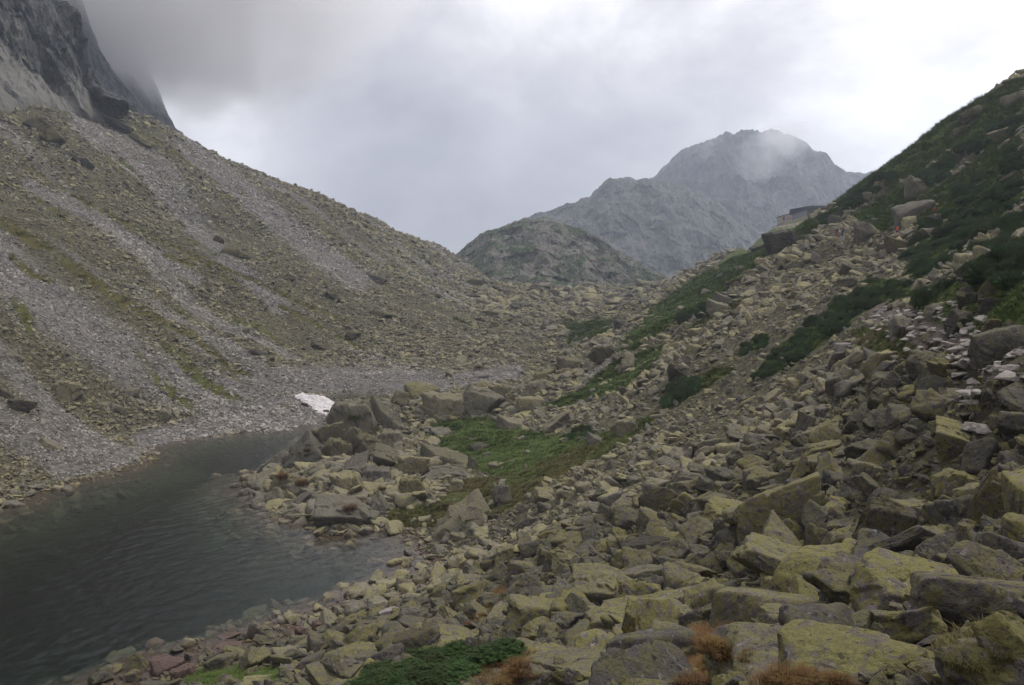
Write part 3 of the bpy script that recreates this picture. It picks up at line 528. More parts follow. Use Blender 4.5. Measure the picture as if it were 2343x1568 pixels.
# each boulder one can point out: where it stands in the photo, size, tilt, shape, colour, label
TILE = {1: (0, 0, .5739), 8: (2200, 1700, .7136), 6: (2200, 1100, .7136), 7: (500, 1900, .7256), 5: (900, 1300, .5739), 2: (1300, 400, .5739), 4: (0, 800, .5739), 3: (2600, 300, .574), 9: (1400, 1700, .5122), 10: (3000, 700, .5102)}
HERO = '''1 560 725 170 80 -32 s d long dark crag low on the upper left slope
1 660 770 120 60 -30 b d dark crag at the lower end of the upper left band of crags
1 790 835 190 90 -32 s d steep dark crag in the middle of the upper left slope
1 930 925 150 70 -34 s d dark crag ending in a point right of the steep middle crag
1 340 900 140 120 -40 b d dark crag under the cliff near the left edge
1 250 830 150 110 -35 b d big dark crag at the foot of the left cliff
1 470 1030 160 50 -30 s d row-like dark crag in the scree below the cliff
1 560 1080 110 60 -34 b d dark stubby crag right of the row-like one in the scree
1 830 700 60 90 -10 b d dark knob on the skyline at the cliff's right end
8 1090 370 520 340 32 b y huge tilted block with dark overhanging face amid the near talus
8 1110 650 560 270 -24 s y long slab slanting down right below the huge tilted block
8 970 885 520 270 0 r y rounded lichen-spotted boulder with a dark underside above the rust-red grass tuft
8 1200 965 520 190 2 b y flat-topped slab just right of the rounded boulder with the dark underside
8 1180 1130 1040 230 14 r y long whaleback rock behind the orange grass at the bottom edge
8 1500 1130 860 260 18 r y long smooth rock running to the bottom edge left of the grassy tussock
8 2100 830 560 370 14 r y largest yellow-lichened dome of rock at the right edge above the grass tussock
8 1790 720 620 380 22 s y wide sloping slab left of the yellow dome of rock at the right edge
8 390 1110 480 300 20 r y round yellow-green boulder at the bottom just left of the rust-red grass
8 390 905 620 230 6 s y broad low slab behind the round yellow-green boulder at the bottom
8 170 755 330 280 15 b y big purplish grey boulder with yellow crust at the left of the near talus
8 660 780 540 150 10 s y long thin slab lying under the slanting slab's left end
8 2235 560 240 230 0 r y lichened boulder at the right edge directly above the yellow dome
8 2225 300 280 330 -10 b d tall cracked dark grey block at the right edge of the near talus
8 1590 490 330 370 0 b d dark blotchy pyramid of rock between the huge tilted block and the wide slab
8 1265 500 130 190 0 b y upright yellow block at the foot of the dark overhanging face
8 1380 320 200 120 5 s y flat bright yellow-crusted stone right of the dark overhanging face
8 1390 410 150 80 8 s y small flat stone under the bright yellow-crusted one
8 1530 150 240 150 -6 b y square-cut block with stepped yellow ledges in the upper right talus
8 1110 140 170 200 10 p y pointed grey boulder standing above the huge tilted block
8 940 165 150 130 12 b y box-shaped stone with a flat lit top left of the pointed grey boulder
8 415 290 200 170 0 r d dark egg-shaped boulder in the left part of the near talus
8 580 185 200 130 0 b y wedge-topped boulder right of the dark egg-shaped one
8 790 320 250 150 24 s y tilted slab with a sharp upper edge left of the huge tilted block
8 820 430 200 130 6 b y block with a pale bare patch left of the huge tilted block's foot
8 1620 262 170 90 0 r y oval lichen-covered stone under the square-cut block
8 1780 320 200 170 30 b y leaning block right of the dark blotchy pyramid
8 1950 470 300 120 16 s y low slab wedged beside the tall cracked block at the right edge
8 650 560 190 90 14 r y almond-shaped stone in the middle of the left near talus
8 345 560 280 160 8 b d dark blackish boulder with yellow flecks in the left near talus
8 480 680 240 110 10 b y low angular stone right of the big purplish grey boulder
8 660 735 230 100 -8 b y grey wedge behind the long thin slab
8 1400 660 200 200 -12 b y mottled block leaning against the slanting slab's right end
8 1480 765 120 170 0 b y small upright stone in the dark gap right of the slanting slab
8 2000 205 240 160 -8 b y lichened boulder left of the tall cracked block at the right edge
8 1330 140 170 170 -25 b y dark-sided boulder between the pointed boulder and the square-cut block
8 60 1090 200 110 -10 b y flat mottled stone at the left end of the bottom row
6 2030 800 280 240 0 b y big cube-like yellow-topped boulder near the right edge halfway down
6 2240 300 330 210 14 b y big mossy-topped boulder at the right edge beside the stone trail
6 1310 485 130 120 0 b k olive flat-faced boulder below the pine belt
6 1190 715 120 180 0 p y dark tall boulder standing in the middle of the talus below the trail
6 1700 665 150 120 0 r y round spotted boulder in the middle of the talus left of the cube-like one
6 245 385 110 120 0 p k pointed boulder standing in the grass above the green hollow
6 225 730 150 100 10 b k pale block at the edge of the brown grass among the talus
6 75 790 110 80 0 b k pale block beside the little pine clump in the brown grass
6 690 840 190 120 18 b y big angular boulder in the upper left talus
6 640 960 130 90 5 b y boulder with a dark side below the big angular one
6 1630 450 190 90 28 s y sloping dark slab under the grassy bank left of the trail
6 1850 430 150 90 -6 b d dark grey blunt boulder below the trail's stone steps
6 590 320 90 100 0 b k grey cube in the talus above the brown grass strip
6 1280 750 250 110 12 s y long ledge-shaped boulder in the middle of the talus
6 520 440 130 110 0 b d dark jagged boulder above the round dark pine
6 110 340 140 100 10 b d dark grey boulder at the left foot of the right slope
6 740 90 150 120 10 b k tall sandy outcrop beside the dark pine on the rib
6 2170 90 130 110 0 b d purplish outcrop in the grass above the trail
6 2050 45 110 90 0 b d grey outcrop left of the purplish one above the trail
6 1470 345 130 60 14 s k pale slab lying under the pinkish boulder by the pine belt
6 1390 300 100 60 12 b f pinkish orange boulder at the right end of the pine belt
6 2000 440 60 34 0 b f small pale pink stone at the foot of the trail
7 185 850 170 100 14 r w brown and white boulder standing in the shallows at the bottom left shore
7 670 672 140 90 -18 b k pale yellowish boulder on the bottom left shore
7 470 742 230 60 4 s w flat pinkish slab just under the water at the bottom left shore
7 520 682 150 34 -4 s w flat dark red slab at the waterline beside the pale yellowish boulder
7 1340 580 120 60 14 b f white-pink block at the waterline of the near shore
7 1115 655 110 34 2 s w flat dark red slab in the inlet below the white-pink block
7 390 845 50 60 20 p k small white-topped stone upright at the bottom left waterline
7 270 890 130 90 25 b w streaked dark boulder at the bottom left shore next to the grass
7 1350 515 60 30 0 r w round red-brown stone in the water off the near shore
7 1450 440 120 60 10 r w dark brown boulder at the waterline of the near shore
7 890 680 80 80 10 b w black and white speckled boulder at the bottom shore
7 970 650 80 60 -20 b w dark red boulder at the tip of the bottom shore
7 810 800 190 110 14 b k olive slab-sided boulder on the bottom shore
7 2125 620 400 240 -10 b y large layered boulder with a dark cleft right side above the bottom thicket
7 1720 720 250 120 -4 b y lichened boulder on the left of the large layered one
7 1480 740 260 150 14 b d dark streaked boulder above the left end of the bottom thicket
7 1200 800 220 120 14 b y low streaked boulder left of the dark streaked one
7 2080 775 160 60 -4 r y pale pillow-shaped stone between the thicket and the orange grass
7 2220 850 230 110 4 b y blocky boulder at the right of the bottom orange grass
7 1500 540 190 120 5 b y notched olive boulder above the white-pink block
7 1760 410 160 90 25 s y steep little slab halfway up the near left talus
7 650 935 260 50 2 s k long pale slab in the grass at the very bottom left
7 2150 920 260 80 0 r y low yellow boulder at the bottom edge right of the orange grass
5 735 1130 340 200 8 b k big pale boulder with orange grass on top, standing at the water's edge of the peninsula
5 1470 1190 370 210 28 s k great smooth slab tilted up behind the small bay
5 1365 430 250 170 6 b k large split block's left half on the crest behind the green hollow
5 1590 400 250 190 -6 b k large split block's right half on the crest behind the green hollow
5 1215 330 180 110 8 r d dark domed boulder with brown grass on the peninsula's crest
5 1070 385 100 110 0 p d dark triangular boulder at the left end of the peninsula's crest
5 740 520 280 210 10 b k massive rock dome with a grassy ledge above the snow patch side of the peninsula
5 960 490 200 190 -8 b d darker shoulder of rock right of the massive dome
5 620 620 170 150 20 b d dark-crusted rock stepping down from the massive dome to the lake
5 430 760 260 180 36 s d dark slab leaning down to the lake on the peninsula's left side
5 235 805 200 110 22 s k pale wedge of rock reaching into the lake at the peninsula's left
5 165 905 170 90 6 s k flat pale rock with rusty moss at the peninsula's left tip
5 330 945 190 150 -12 b d cleft boulder with rusty moss behind the flat pale rock
5 990 655 160 120 4 b k square pale block in the middle of the peninsula
5 820 690 220 180 -16 b d dark-topped boulder left of the square pale block
5 650 730 170 150 -6 b d dark ribbed boulder left of the dark-topped one
5 1360 760 270 150 6 b d large dark boulder at the lower edge of the green hollow
5 1150 820 170 130 0 b k pale boulder left of the large dark one by the green hollow
5 1010 770 190 140 -4 b d grey boulder with a rusty cap below the square pale block
5 760 820 200 110 16 s k wide pale slab in the lower middle of the peninsula
5 730 935 160 160 20 b k steep ribbed rock in the lower middle of the peninsula
5 410 1045 260 90 12 s k flat pale slab on the waterline of the peninsula
5 890 900 200 120 0 b k boulder with a rusty grass tuft on its right side in the peninsula
5 1360 865 270 100 12 s k long light slab under the large dark boulder
5 1140 965 160 130 16 b d dark-faced block near the brown grass of the peninsula
5 1820 535 190 110 10 b k pale wedge boulder standing in the grass right of the green hollow
5 1590 685 100 55 0 r k lone pale stone lying in the green hollow
5 1545 628 50 20 0 s k tiny flat stone lying in the green hollow
5 1920 420 160 100 -6 b k blocky boulder above the pale wedge boulder
5 2110 520 260 110 8 s k broad pale slab at the right of the pale wedge boulder
5 1750 1020 110 140 16 p k pointed stone at the edge of the brown grass strip
5 1430 950 90 80 0 b k tilted block on the right rim of the peninsula
5 1550 800 60 100 6 p k narrow pointed stone beside the long light slab
5 930 1080 110 130 30 s k upright slab behind the big pale boulder at the water's edge
5 1000 1200 100 50 10 b k stone at the inner corner of the small bay
5 1720 330 120 90 0 b k squat block right of the split block on the crest
5 1960 300 170 90 16 s k sloping slab on the boulder ridge behind the hollow
5 2010 1010 140 80 -14 b y pale boulder at the upper edge of the talus by the brown grass
5 2190 150 160 100 4 b d big dark boulder at the foot of the green spur
5 2020 215 140 60 20 b d grey boulder left of the big dark one at the spur's foot
5 1600 215 90 40 0 r f pale lilac boulder in the scree behind the peninsula
5 130 65 100 50 -6 r k large yellowish stone on the left scree above the snow patch
5 235 140 90 34 -4 s k low yellowish stone below the large one on the left scree
2 200 1130 160 60 -4 b d long dark boulder on the left shoulder of the moraine
2 965 1378 110 50 -6 b d dark flat boulder in the middle of the moraine
2 855 1255 90 44 8 b d dark boulder on the upper moraine left of centre
2 1330 1462 80 50 0 p d dark triangular boulder on the lower moraine
2 1420 1238 150 60 0 b d long dark crest block on the moraine rim
2 240 1375 170 60 -14 b d big grey whaleback on the left flank of the moraine
2 985 1445 70 44 0 b d small dark boulder below the dark flat one on the moraine
2 1160 1285 70 36 -10 b k sandy block near the centre of the moraine rim
2 860 1165 110 46 0 b d wide grey boulder at the back of the moraine
2 1060 1225 90 44 0 b d grey cube at the moraine rim below the knoll
2 1680 1180 110 44 -4 b d grey outcrop at the right end of the moraine rim
2 755 1295 90 36 -20 s k tilted pale slab on the moraine left of centre
2 1540 1345 70 24 -6 s k pale flat slab on the right moraine
2 600 1250 80 40 0 b d dark boulder at the foot of the left scree shoulder
2 60 1510 110 60 0 b d dark-sided boulder where the left scree meets the moraine
2 1820 1300 190 40 -8 s k long pale slab on the moraine near the green spur
2 1830 1440 110 70 0 b k grey-brown block beside the green spur's foot
4 430 1180 210 130 -6 b k biggest boulder of the left shore, pale with a dark right side
4 30 1200 100 110 0 b d dark boulder at the far left edge of the left shore
4 140 1285 170 100 -8 b d dark low boulder beneath the biggest one of the left shore
4 865 1190 110 60 -6 r k yellowish round boulder in the scree above the left shore
4 760 1300 90 60 -25 b k tilted pale boulder on the left shore
4 1700 935 100 46 -8 r k yellow boulder on the scree right of the green streak
4 1810 1012 90 34 -6 s k flat yellow slab low on the scree
4 1880 1280 50 34 0 b k small grey boulder left of the snow patch
4 2010 1275 50 34 0 b d dark stone lying against the lower edge of the snow
4 2145 1318 50 24 0 b d dark stone at the right foot of the snow
4 985 950 50 24 -8 s f small white stone on the grey gully
4 1085 1355 60 90 -20 b k upright boulder near the left shoreline
4 840 490 100 40 -14 s k broad grey slab beside the long green streak
4 1440 190 80 60 -20 p d dark outcrop high on the left scree
4 1600 290 90 50 -20 b d dark outcrop lower on the line of crags in the left scree
4 1510 265 110 60 -16 r d rounded grey crag in the line of crags in the left scree
4 1900 435 90 50 -10 b d grey crag at the lower end of the line of crags
4 2190 565 110 60 -8 b d whaleback crag above the moraine's left end
4 90 950 120 60 -8 s k olive slab at the left edge above the shore
4 330 1540 150 80 -14 b k blocky boulder where the left shore leaves the photo
4 1510 815 70 40 -14 b k yellowish boulder beside another near the scree foot
4 1620 785 50 40 0 r k small round yellowish boulder high beside the green streak's end
4 2100 885 110 60 -30 s d grey slab tilted on the right part of the scree
3 620 1075 210 190 20 b d big dark cliff-like block on the slope left of the hikers
3 1190 1010 180 150 6 p k great pointed boulder beside the trail between the hikers
3 1495 880 250 170 24 r k great smooth whaleback slab above the person in orange
3 1510 720 150 150 -8 b k yellowish outcrop above the smooth whaleback
3 1232 926 40 22 0 r f small white stone lying in the grass above the pointed boulder
3 1410 1090 190 170 12 b d dark outcrop below the person in orange
3 1180 780 60 70 0 b k pale outcrop on the skyline slope above the hikers
3 2090 350 170 110 26 b k broken outcrop high on the right slope
3 1880 240 170 90 24 b d grey outcrop near the right skyline
3 2150 130 150 90 20 b k pale outcrop at the top right corner
3 1840 320 170 90 30 s d long grey slab below the grey outcrop near the right skyline
3 2110 910 90 80 0 b k pale block in the pines at the right edge
3 2130 640 130 60 28 s k pale slab at the right edge above the pines
3 960 935 90 80 0 b k brown boulder in the rock pile right of the hut
3 1020 910 90 90 10 p k peaked pile-top boulder right of the hut
3 870 990 80 50 26 s k slab leaning left at the foot of the rock pile by the hut
3 1070 1250 100 120 -6 b k tall box-shaped boulder in the slope below the trail
3 870 1360 140 60 6 s k pale flat boulder in the slope left of the box-shaped one
3 580 1380 150 80 12 r k rounded boulder on the lower left of the slope below the trail
3 1000 1195 110 60 14 s k light slab above the box-shaped boulder
3 1030 1355 160 90 10 b d dark low outcrop left of the pine belt's upper end
3 750 1420 130 60 4 b k light block in the lower slope
3 720 1230 150 70 10 b k bulky light boulder under the cliff-like block
3 250 1450 150 110 4 b k grey block on the rib above the round dark pine
3 320 1340 140 60 24 b d dark rock on the rib above the grey block
3 480 1110 110 70 28 b d grey rock in the green flank left of the cliff-like block
3 340 1255 60 50 10 b k pale rock on the green flank below the hut
3 230 1290 110 40 24 s d long grey rock on the green flank
3 2010 1390 170 120 0 b d dark purplish outcrop at the right edge above the trail
3 1840 1420 110 110 20 b k pale block in the grass above the trail's stone steps
3 850 1160 60 60 -40 s k tipped-up slab in the slope under the hikers
3 1240 1110 60 50 0 b k light cube in the slope under the great pointed boulder
3 520 1280 90 40 14 s k light slab at the upper left of the boulder slope
9 1990 990 440 260 20 b y huge mottled purple-grey boulder right of the large layered one
9 2150 400 240 230 -4 r d rounded dark boulder in the upper right of the left talus
9 1460 830 230 280 40 s y steep purplish slab in the middle left talus
9 2030 730 290 170 4 b d blackish flecked boulder above the huge mottled one
9 1290 830 130 200 0 b d black-lichened dark boulder in the middle left talus
9 990 790 190 130 20 b y yellow-crusted boulder on the slope above the near shore
9 2130 880 200 90 4 b y small lichened block right above the huge mottled boulder
9 1570 530 200 80 36 s y slanting thin slab in the upper part of the left talus
9 1850 555 150 90 22 s y slab with a lit upper edge in the upper part of the left talus
9 1700 370 150 120 22 b d dark crusted block by the upper edge of the left talus
9 1310 360 140 100 0 b k light angular boulder near the brown grass strip
9 870 860 120 90 10 b d dark brown boulder above the near shore
9 1200 930 190 120 6 s y lit flat-topped rock beside the left orange tuft
9 700 1020 120 150 26 b k grey leaning block on the near shore slope
9 280 1260 230 160 10 b k lichened block at the bottom of the near shore slope
9 2220 520 210 120 -4 b y purple-grey lumpy boulder at the right of the left talus
9 430 1350 290 130 10 b y pale streaked slab near the bottom of the near shore slope
9 1130 660 70 130 30 s y upright yellow-green slab in the left talus'''
def place_rock(pos, w, dpt, h, yaw, tilt, kind, idx, mat, sub, name='boulder', lift=.22, rnd=None):
    m = rock_mesh(kind, idx % NB[kind], mat, sub); o = bpy.data.objects.new(name, m)
    R = Matrix.Rotation(yaw, 3, 'Z') @ Matrix.Rotation(-tilt, 3, 'Y')
    if rnd: R = R @ Matrix.Rotation(rnd[0], 3, 'X') @ Matrix.Rotation(rnd[1], 3, 'Z')
    o.rotation_euler = R.to_euler(); o.scale = (w, dpt, h); o.location = (pos[0], pos[1], pos[2] + h * lift); return link(o)
HQ = []; HLOC = []; MATK = {'y': 'yellow', 'd': 'dark', 'k': 'khaki', 'f': 'fresh', 'w': 'brown'}
for i, ln in enumerate(HERO.split('\n')):
    a = ln.split(' ', 8); t, cx, cyy, w, h, ti = map(float, a[:6]); ox, oy, s = TILE[int(t)]; q = 2342 / 3872
    qx = (ox + cx * s) * q; qy = (oy + cyy * s) * q; wq = w * s * q; hq = h * s * q
    p = hit(qx, qy + hq * .30)
    if p is None: continue
    if p[2] < -.05: a_, b_ = ray(qx, qy + hq * .3); dd = -CH / float(b_); p = np.array([float(a_) * dd, dd, -.02])
    d = p[1]; px = KQ / F * d; wm = wq * px * 1.06; hm = max(hq * px * 1.12, .1); dm = (wm * hm) ** .5 * random.uniform(.85, 1.15)
    if a[7] == 'w' and a[6] == 's': p[2] = -.12 if 'under' in a[8] else .0
    if int(t) == 8 or int(t) == 9: dm = min(max(dm, .6 * wm), .8 * wm)
    if int(t) == 8: wm *= 1.14; hm *= 1.16
    if int(t) == 5: wm *= 1.22; hm *= 1.42; dm *= 1.25
    rad = hm * .5
    tl = math.radians(ti); az = math.atan2(p[0], p[1])
    c = at(qx, qy, d + dm * (.38 if d < 30 else .2)); sink = {'s': .3, 'b': .12, 'r': .1, 'p': .05}[a[6]]
    hh = hm if a[6] != 's' else hm / max(.45, math.cos(tl) + .5 * math.sin(abs(tl)))
    if a[7] == 'w' and a[6] == 's': c = np.array([p[0], p[1], p[2]])
    o = place_rock((c[0], c[1], c[2]), wm, dm, hh * 1.12, -az + random.uniform(-.12, .12), tl * (1 if a[6] != 'r' else .6), a[6], (i - 9 if t == 5 else i), ('boulder' if a[7] == 'd' and t == 5 else MATK[a[7]]), 5 if wq > 50 else 4, lift=-.08)
    tag(o, a[8], 'boulder'); HQ.append((qx, qy, wq, a[8])); HLOC.append((c[0], c[1], wm * .5))
    if a[7] == 'w' or 'shore' in a[8]: pass
HN = len(HLOC); HL = np.array(HLOC)

# scattered talus: rocks too many to name, sizes as in nature, spread over every boulder field
def visibleQ(x, y, z): qx, qy = toQ(x, y, z); return (qx > -60) & (qx < 2402) & (qy < 1640) & (qy > 0)
def scatter():
    n0 = 520000; th = np.radians(RG.uniform(-44, 44, n0)); u = RG.uniform(0, 1, n0); rmin, rmax = 3., 520.
    # number per area ~ 1/s^2 with s the typical stone size at that place
    rr = np.exp(np.linspace(math.log(rmin), math.log(rmax), 600)); s = np.maximum(.42, .0034 * rr); dens = rr / s ** 2; c = np.cumsum(dens * np.gradient(rr)); c /= c[-1]
    r = np.interp(u, c, rr); x = r * np.sin(th); y = r * np.cos(th); z = H(x, y); g, dr, f, e = masks(x, y, z); ld = bil(GLD, x, y)
    sz = np.maximum(.42, .0034 * r)
    ok = (ld > -9.0) & (np.hypot(x - 165, y - 425) > 48) & visibleQ(x, y, z) & (z < 120)
    keep = np.where(g > .45, np.where((x < -20) & (y > 100), .45, .06), 1.0) * np.where(e > .4, .03, 1) * np.where(ld < 0, .5, 1)
    cl = sstep(-.5, .35, fbm(x / 15, y / 15, x * 0, 3, 63)); keep = keep * np.where(r > 40, .45 + .55 * cl, 1)
    ok &= RG.uniform(0, 1, n0) < keep; x, y, z, r, f, sz, g = (a[ok] for a in (x, y, z, r, f, sz, g))
    k = RG.pareto(2.3, len(x)) * .55 + .55; k = np.minimum(k, 4.2); k = np.where(f > .5, np.minimum(k, 1.5) * .8, k); k = np.where((r > 120) & (x < -15), np.minimum(k, 2.1) * .88, k)
    coarse = fbm(x / 30, y / 30, x * 0, 2, 71); S_ = sz * k * (1 + .5 * coarse) * np.where(r < 16, .5, 1)
    qx_, qy_ = toQ(x, y, z); S_ = np.where((qx_ > 600) & (qx_ < 1010) & (qy_ > 915) & (qy_ < 1215) & (y < 150), S_ * 1.7, S_)
    if HN:                                                     # small stones only where a large boulder lies
        for hx, hy, hr in HLOC:
            m = (x - hx) ** 2 + (y - hy) ** 2 < (hr * .8) ** 2; S_ = np.where(m & (S_ > hr * .5), hr * .35, S_)
    return x, y, z, r, f, S_, g
sx, sy, sz_, sr, sf, sS, sg = scatter()
print('scatter', len(sx))
def orient(x, y, r, S_):
    n = Hn(x, y, 1.5); n = n / np.linalg.norm(n, axis=1)[:, None]; ay = np.arctan2(n[:, 0], n[:, 2]) * .8 + RG.normal(0, .28, len(x)); ax = -np.arcsin(np.clip(n[:, 1], -1, 1)) * .8 + RG.normal(0, .28, len(x))
    return np.stack([ax, ay, RG.uniform(0, 6.28, len(x))], 1)
def gn_scatter(name, pts, rot, scl, idx, extra, coll, label=None, cat=None):
    m = bpy.data.meshes.new(name); m.vertices.add(len(pts)); m.vertices.foreach_set('co', np.asarray(pts, np.float32).ravel())
    a = m.attributes.new('rot', 'FLOAT_VECTOR', 'POINT'); a.data.foreach_set('vector', np.asarray(rot, np.float32).ravel())
    a = m.attributes.new('scl', 'FLOAT_VECTOR', 'POINT'); a.data.foreach_set('vector', np.asarray(scl, np.float32).ravel())
    a = m.attributes.new('idx', 'INT', 'POINT'); a.data.foreach_set('value', np.asarray(idx, np.int32))
    for k, v in extra.items(): attr(m, k, v)
    o = obj(name, m); g = bpy.data.node_groups.new(name + '_nodes', 'GeometryNodeTree')
    g.interface.new_socket('Geometry', in_out='INPUT', socket_type='NodeSocketGeometry'); g.interface.new_socket('Geometry', in_out='OUTPUT', socket_type='NodeSocketGeometry')
    N = g.nodes.new; L = g.links.new; gi = N('NodeGroupInput'); go = N('NodeGroupOutput'); ip = N('GeometryNodeInstanceOnPoints'); ci = N('GeometryNodeCollectionInfo')
    ci.inputs['Collection'].default_value = coll; ci.inputs['Separate Children'].default_value = True; ci.inputs['Reset Children'].default_value = True
    def na(nm, t): n = N('GeometryNodeInputNamedAttribute'); n.data_type = t; n.inputs['Name'].default_value = nm; return n.outputs[0]
    er = N('FunctionNodeEulerToRotation'); L(na('rot', 'FLOAT_VECTOR'), er.inputs[0])
    L(gi.outputs[0], ip.inputs['Points']); L(ci.outputs[0], ip.inputs['Instance']); ip.inputs['Pick Instance'].default_value = True
    L(na('idx', 'INT'), ip.inputs['Instance Index']); L(er.outputs[0], ip.inputs['Rotation']); L(na('scl', 'FLOAT_VECTOR'), ip.inputs['Scale']); L(ip.outputs[0], go.inputs[0])
    md = o.modifiers.new('scatter', 'NODES'); md.node_group = g; return tag(o, label, cat, kind='stuff')
def shape_coll(name, meshes):
    c = bpy.data.collections.new(name)
    for i, m in enumerate(meshes): c.objects.link(bpy.data.objects.new('%s_%02d' % (name, i), m))
    return c
KINDS = ['b'] * 8 + ['s'] * 7 + ['r'] * 3 + ['p'] * 2
def lib(sub, mat, nm): 
    ms = []
    for i, k in enumerate(KINDS): V, Fc = rock_verts(300 + i * 13, k, sub); ms.append(mesh_np(nm, V, Fc, [M[mat]]))
    return shape_coll(nm, ms)
SQ = np.array([{'b': (1, .85, .75), 's': (1.25, .85, .42), 'r': (1, .85, .7), 'p': (1, .85, .9)}[k] for k in KINDS])
rot = orient(sx, sy, sr, sS); idx = RG.integers(0, len(KINDS), len(sx)); scl = SQ[idx] * sS[:, None] * RG.uniform(.8, 1.25, (len(sx), 3)); pts = np.stack([sx, sy, sz_ + np.where(sr < 70, .20, .10) * sS], 1)
# the biggest-looking scattered rocks become boulders of their own
app = np.where((sr > 5) & (sg < .5), sS / sr, 0); order = np.argsort(-app); NI = 300 - HN; ind = []
for i in order:
    if len(ind) >= NI: break
    if np.min((HL[:, 0] - sx[i]) ** 2 + (HL[:, 1] - sy[i]) ** 2 - (HL[:, 2] * .9 + sS[i] * .3) ** 2) < 0: continue
    ind.append(i)
keep = np.ones(len(sx), bool); keep[ind] = False; big_hidden = order[:int(len(order) * .004)]
zoneL = {'near': 'mottled grey and yellow-green boulder packed among the others of the near right talus', 'shore': 'lichen-flecked boulder on the talus slope just above the near shore', 'mid': 'olive grey boulder in the talus between the brown grass and the pine belt', 'far': 'light olive boulder in the wide talus on the right slope below the trail', 'left': 'khaki boulder in the scree of the left side of the valley'}
USED = set()
def near_label(qx, qy, size):
    for hx, hy, hw, lab in sorted(HQ, key=lambda h: (h[0] - qx) ** 2 + (h[1] - qy) ** 2)[:9]:
        dx, dy = qx - hx, qy - hy; w = ('right of' if dx > 0 else 'left of') if abs(dx) > 1.8 * abs(dy) else ('below' if dy > 0 else 'above') if abs(dy) > 1.8 * abs(dx) else ('lower' if dy > 0 else 'upper') + (' right of' if dx > 0 else ' left of')
        l = 'boulder just ' + w + ' the ' + ' '.join(lab.split()[:16 - 3 - len(w.split())])
        if l not in USED: USED.add(l); return l
    return None
for i in ind:
    qx, qy = toQ(sx[i], sy[i], sz_[i]); k = KINDS[idx[i]]; z = 'left' if qx < 1050 and qy < 1150 else 'near' if qx > 1500 and qy > 1200 else 'shore' if qy > 1180 else 'mid' if qy > 850 else 'far'
    m = rock_mesh(k, int(idx[i]) % NB[k], 'yellow' if sr[i] < 45 else 'boulder', 5 if app[i] > .05 else 4); o = bpy.data.objects.new('boulder', m); o.location = pts[i]; o.rotation_euler = rot[i]; o.scale = scl[i]; link(o)
    tag(o, near_label(float(qx), float(qy), 0) or zoneL[z], 'boulder', {'near': 'boulders of the near right talus', 'shore': 'boulders above the near shore', 'mid': 'boulders between the brown grass and the pine belt', 'far': 'boulders of the right slope', 'left': 'boulders of the left scree'}[z])
near = keep & (sr < 60); far = keep & ~near
gn_scatter('talus', pts[near], rot[near], scl[near], idx[near], {'fresh': sf[near]}, lib(4, 'talus', 'talus_stone'), 'smaller lichened stones filling the gaps between the near boulders', 'talus')
gn_scatter('scree', pts[far], rot[far], scl[far], idx[far], {'fresh': sf[far]}, lib(3, 'scree', 'scree_stone'), 'loose stones covering the slopes round the lake', 'scree')

# ================================================================ plants
def tuft_mesh(nblade, hgt, spread, mat, seed, wid=.006):
    r = np.random.default_rng(seed); V = []; Fc = []
    for b in range(nblade):
        a = r.uniform(0, 6.28); rad = spread * r.uniform(0, 1) ** .5; p = np.array([math.cos(a) * rad, math.sin(a) * rad, -.02]); a2 = a + r.normal(0, .7); ln = hgt * r.uniform(.55, 1.15); le = r.uniform(.25, .9)
        d = np.array([math.cos(a2), math.sin(a2), 0]); s = np.array([-d[1], d[0], 0]) * wid * r.uniform(.7, 1.4); i = len(V)
        p1 = p + d * ln * le * .25 + np.array([0, 0, ln * .6]); p2 = p + d * ln * le + np.array([0, 0, ln * (1 - .35 * le)])
        V += [p - s, p + s, p1 + s * .8, p1 - s * .8, p2, p2]; Fc += [(i, i + 1, i + 2, i + 3), (i + 3, i + 2, i + 4, i + 5)]
    return mesh_np('tuft', np.array(V), np.array(Fc), [M[mat]], smooth=False)
def scatter_grass():
    n0 = 420000; th = np.radians(RG.uniform(-42, 42, n0)); rr = np.exp(np.linspace(math.log(3), math.log(330), 500)); s = np.maximum(.20, .0032 * rr); c = np.cumsum(rr / s ** 2 * np.gradient(rr)); c /= c[-1]
    r = np.interp(RG.uniform(0, 1, n0), c, rr); x = r * np.sin(th); y = r * np.cos(th); z = H(x, y); g, d, f, e = masks(x, y, z); s = np.maximum(.20, .0032 * r)
    qx, qy = toQ(x, y, z); org = np.zeros(x.shape, bool)
    for p in ORANGE: org |= inpoly(qx, qy, p)
    ok = (g + .3 * fbm(x, y, z, 2, 5) > .5) & ((x > -20) | (y < 100) | (RG.uniform(0, 1, n0) < .12)) & visibleQ(x, y, z) & (z > .2); return [a[ok] for a in (x, y, z, r, d, s)] + [org[ok]]
gx_, gy_, gz_, gr_, gd_, gs_, go_ = scatter_grass(); print('grass', len(gx_))
green_t = shape_coll('grass_tuft', [tuft_mesh(34, .9, .55, 'grass', i, .022) for i in range(3)] + [tuft_mesh(34, .9, .55, 'mixg', 9 + i, .022) for i in range(3)])
dry_t = shape_coll('dry_tuft', [tuft_mesh(130, 1.0, .42, 'dry', 20 + i, .010) for i in range(4)])
